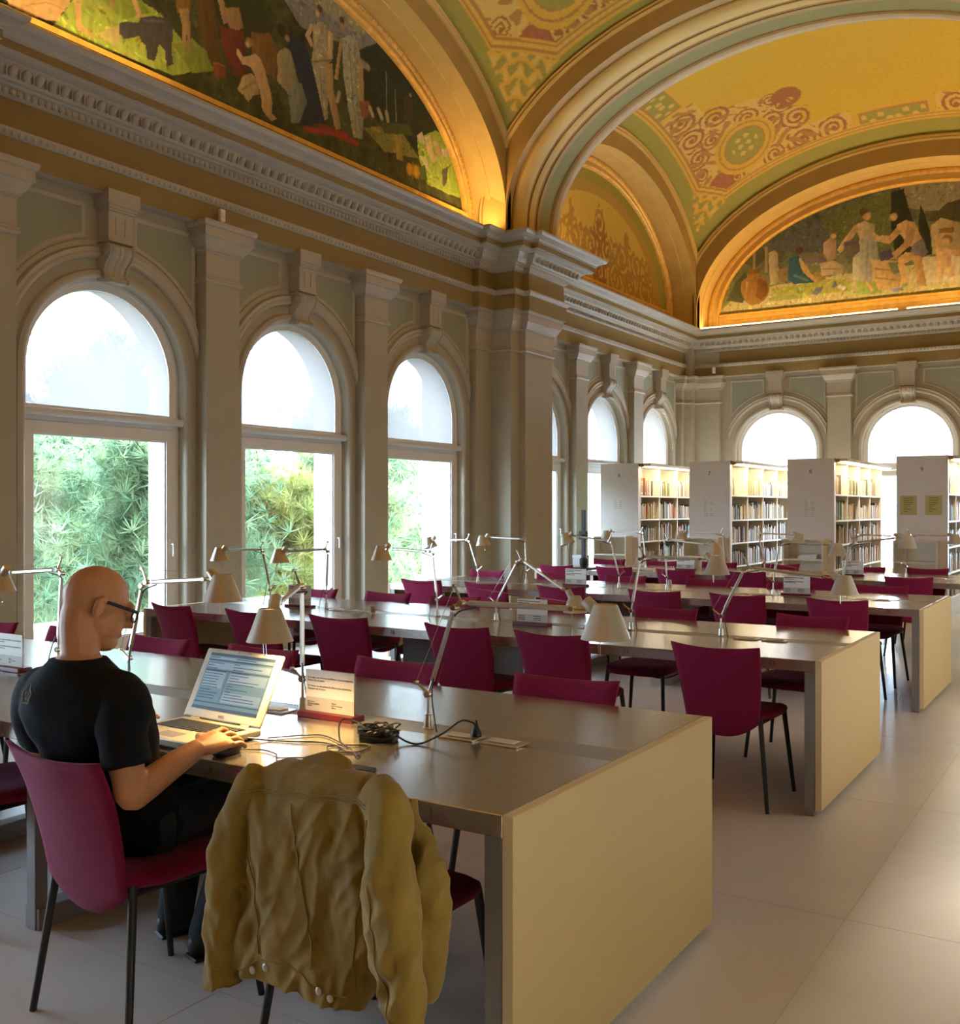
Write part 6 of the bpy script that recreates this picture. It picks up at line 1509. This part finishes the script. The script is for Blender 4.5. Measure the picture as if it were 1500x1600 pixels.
# small emblem on the back of the shirt, laid on the cloth
from mathutils.bvhtree import BVHTree
def bvh_of(me): return BVHTree.FromPolygons([v.co[:] for v in me.vertices], [p.vertices[:] for p in me.polygons])
bv = bvh_of(shirt.data)
cen = Vector((-2.575, 1.6, .965)); em = []
for q in range(25):
    a = 2*pi*q/24; rad = .024 + .003*math.sin(a*5); p = cen + Vector((math.cos(a)*rad*1.0, 0, math.sin(a)*rad*.9 + (.006 if abs(a - pi/2) < .5 else 0))); h = bv.ray_cast(p, Vector((.06, 1, 0)))
    if h[0]: em.append(h[0] + h[1]*.0012)
if len(em) > 5:
    mb = MB(); mb.tube(em, .0022, 5)
    for dx, dz in ((-.008, .004), (.008, .006), (0, -.008)):
        h = bv.ray_cast(cen + Vector((dx, 0, dz)), Vector((.06, 1, 0)))
        if h[0]: mb.ell(tuple(h[0] + h[1]*.0008), (.004, .0015, .004), None, 8, 5)
    o = mb.build('shirt_emblem', M['print_'], MAN, smooth=True, loc=-MO_)
tr = MB()
loft(tr, [((-2.555, 2.03, .455), .165, .125, lat, up), ((-2.55, 2.015, .54), .192, .142, lat, up), ((-2.545, 1.99, .60), .185, .135, lat, up)], 22, .9)
for H_, K_, A_ in ((HR, KR, AR), (HL, KL, AL)):
    limb(tr, [tuple(H_), tuple(H_.lerp(K_, .5)), tuple(K_)], [.092, .083, .070], 16); limb(tr, [tuple(K_), tuple(K_.lerp(A_, .4) + Vector((0, -.012, 0))), tuple(A_ + Vector((0, 0, -.045)))], [.070, .066, .062], 16)
mput(remesh(tr, .008, 6), 'trousers', M['trousers'])
for A_, rz_ in ((AR, .1), (AL, -.05)):
    sm = MB(); sm.ell((0, -.01, .045), (.040, .055, .050), None, 14, 9); sm.ell((0, .075, .030), (.046, .105, .034), None, 16, 9); me = remesh(sm, .006, 4)
    for v in me.vertices: v.co.z = max(v.co.z, .008)
    o = link('shoe', smooth_me(me, M['shoe'], 'shoe'), MAN); o.location = Vector((A_.x, A_.y, 0)) - MO_; o.rotation_euler = (0, 0, -.35 + rz_)
    mb = MB(); mb.box(-.043, .043, -.06, .17, 0, .012); mb.build('sole', M['black'], o, bevel=.006)
gl = empty('eyeglasses', (0, 0, 0)); gl.parent = MAN
def gput(mb, nm, m): o = mb.build(nm, m, gl, smooth=True, loc=-MO_); return o
for s in (-1, 1):
    mb = MB(); mb.tube(spline([hp(s*.066, .100, .010), hp(s*.078, .05, .012), hp(s*.082, .0, .014), hp(s*.083, -.022, .006)], 5), .0032, 6, flat=(1.5, .6)); gput(mb, 'temple', M['black'])
    rim = [hp(s*.034 + .026*math.cos(a), .106 + .0*a, -.004 + .017*math.sin(a)) for a in np.linspace(0, 2*pi, 21)]
    mb = MB(); mb.tube(rim, .0024, 6); gput(mb, 'rim', M['black'])
    mb = MB(); mb.add([tuple(p) for p in rim[:-1]], [tuple(range(20))]); gput(mb, 'lens', M['glass'])
mb = MB(); mb.tube([hp(-.010, .106, .002), hp(0, .110, .004), hp(.010, .106, .002)], .0022, 6); gput(mb, 'bridge', M['black'])

# ================================================================= JACKET ON THE CHAIR
JK = empty('jacket', (-1.66, 1.82, .30)); tag(JK, 'olive brown corduroy jacket hung over the back of the chair', 'jacket'); JO = Vector(JK.location)
jb = MB()
LEV = [(.872, -1.68, -1.52, 1.835, 1.865), (.864, -1.765, -1.455, 1.815, 1.885), (.835, -1.82, -1.405, 1.795, 1.905), (.78, -1.838, -1.39, 1.778, 1.925), (.69, -1.832, -1.385, 1.768, 1.94), (.58, -1.84, -1.395, 1.765, 1.935), (.47, -1.862, -1.43, 1.765, 1.92), (.40, -1.88, -1.45, 1.766, 1.91), (.345, -1.90, -1.46, 1.766, 1.90)]
def lev(t):
    x = t*(len(LEV)-1); i = min(int(x), len(LEV)-2); f = x - i; return [LEV[i][k]*(1-f) + LEV[i+1][k]*f for k in range(5)]
rows = []
for t in np.linspace(0, 1, 26):
    z, xl, xr, yf, yb = lev(float(t)); row = []
    for j in range(44):
        a = 2*pi*j/44; ca, sa = math.cos(a), math.sin(a); e = .55 if t > .12 else .8
        x = (xl+xr)/2 + (xr-xl)/2*math.copysign(abs(ca)**e, ca); y = (yf+yb)/2 + (yb-yf)/2*math.copysign(abs(sa)**e, sa)
        u_ = (x - xl)/max(xr - xl, 1e-4)
        dz = max(0, (t-.55)/.45)**2*(-.030*max(0, 1-u_/.18) + .052*math.exp(-((u_-.50)/.16)**2) - .012*(u_ > .66)*min(1, (u_-.66)/.1))
        row.append((x, y, z + dz))
    rows.append(row)
jb.grid(rows, cv=True, cap0=True, cap1=True)
def slv(pts, rad, n=16, fl=(1, .75)):
    P_ = spline(pts, 5); R_ = [float(np.interp(i/(len(P_)-1), np.linspace(0, 1, len(rad)), rad)) for i in range(len(P_))]
    jb.tube(P_, R_, n, flat=fl)
slv([(-1.80, 1.83, .82), (-1.852, 1.815, .76), (-1.878, 1.80, .68), (-1.893, 1.80, .57), (-1.915, 1.80, .45), (-1.912, 1.80, .36), (-1.902, 1.80, .285)], [.050, .048, .046, .050, .056, .054, .056])
slv([(-1.44, 1.83, .835), (-1.385, 1.79, .80), (-1.362, 1.76, .72), (-1.340, 1.745, .62), (-1.322, 1.745, .52), (-1.312, 1.75, .42), (-1.305, 1.755, .33), (-1.30, 1.76, .27)], [.060, .070, .072, .078, .084, .074, .062, .056], 18, (1, .8))
slv([(-1.42, 1.89, .80), (-1.37, 1.89, .70), (-1.335, 1.88, .60), (-1.335, 1.87, .48), (-1.352, 1.87, .37)], [.045, .055, .062, .060, .050], 16, (1, .9))
slv([(-1.69, 1.862, .862), (-1.62, 1.87, .876), (-1.555, 1.872, .868)], [.020, .026, .020])
me = remesh(jb, .0055, 5, .5)
co = np.empty(len(me.vertices)*3, np.float32); me.vertices.foreach_get('co', co); co = co.reshape(-1, 3); no = np.empty(len(me.vertices)*3, np.float32); me.vertices.foreach_get('normal', no); no = no.reshape(-1, 3)
def nz(a, b, c, off=0): return np.array([mnoise.noise(Vector((p[0]*a + p[2]*b + off, p[1]*a*.6, p[2]*c + off))) for p in co])
w_z = np.clip((.86 - co[:, 2])/.1, 0, 1)
d_ = (nz(13, 2.5, 3.2)*.016 + np.abs(nz(17, -9, 7, 4))*-.020 + np.abs(nz(15, 9, 8, 17))*-.008 + nz(38, 12, 12, 9)*.0035)*(.35 + .65*w_z)
slm = (co[:, 0] > -1.40) | (co[:, 0] < -1.855)
d_ += np.where(slm, .0016*np.sin(co[:, 2]*70 + co[:, 0]*55 + 5*nz(6, 2, 5, 2))*np.clip((.72 - co[:, 2])/.15, 0, 1), 0)
co = co + no*d_[:, None]; me.vertices.foreach_set('co', co.ravel()); me.update()
shell = link('cloth', smooth_me(me, M['jacket'], 'cloth'), JK); shell.location = -JO
jv = bvh_of(me)
def surf(x, z, out=.0012):
    h = jv.ray_cast(Vector((x, 1.2, z)), Vector((0, 1, 0))); return (h[0] + h[1]*out) if h[0] else None
def seam(pts, r=.0022, dbl=0, nm='seam'):
    P_ = [q for q in (surf(p[0], p[1]) for p in spline(pts, 10)) if q]
    if len(P_) > 3:
        P2 = [P_[0]] + [p for a, p in zip(P_, P_[1:]) if (p - a).length < .05]
        mb = MB(); mb.tube(P2, r, 5); mb.build(nm, M['seam'], JK, smooth=True, loc=-JO)
seam([(-1.845, .790), (-1.72, .803), (-1.58, .815), (-1.42, .825)]); seam([(-1.845, .782), (-1.72, .795), (-1.58, .807), (-1.42, .817)], .0012)
seam([(-1.665, .785), (-1.635, .65), (-1.60, .52), (-1.585, .42)])
seam([(-1.825, .70), (-1.79, .60), (-1.772, .50), (-1.762, .41)]); seam([(-1.81, .70), (-1.778, .60), (-1.76, .50), (-1.75, .41)], .0012)
seam([(-1.42, .70), (-1.445, .60), (-1.47, .48), (-1.475, .39)]); seam([(-1.36, .68), (-1.34, .56), (-1.31, .45), (-1.30, .36)])
seam([(-1.90, .345), (-1.83, .352), (-1.76, .395), (-1.68, .408), (-1.62, .40), (-1.57, .372), (-1.49, .372)], .0018); seam([(-1.40, .80), (-1.425, .72), (-1.41, .64), (-1.40, .58)])
for x, z in ((-1.782, .366), (-1.737, .384), (-1.565, .372), (-1.535, .362)):
    p = surf(x, z, .002)
    if p: mb = MB(); mb.lathe([(.0095, 0), (.0095, .002), (.007, .0035), (.0005, .0032)], 14, (0, 0, 0), Matrix.Rotation(pi/2, 3, 'X')); mb.build('button', M['button'], JK, smooth=True, loc=p - JO)
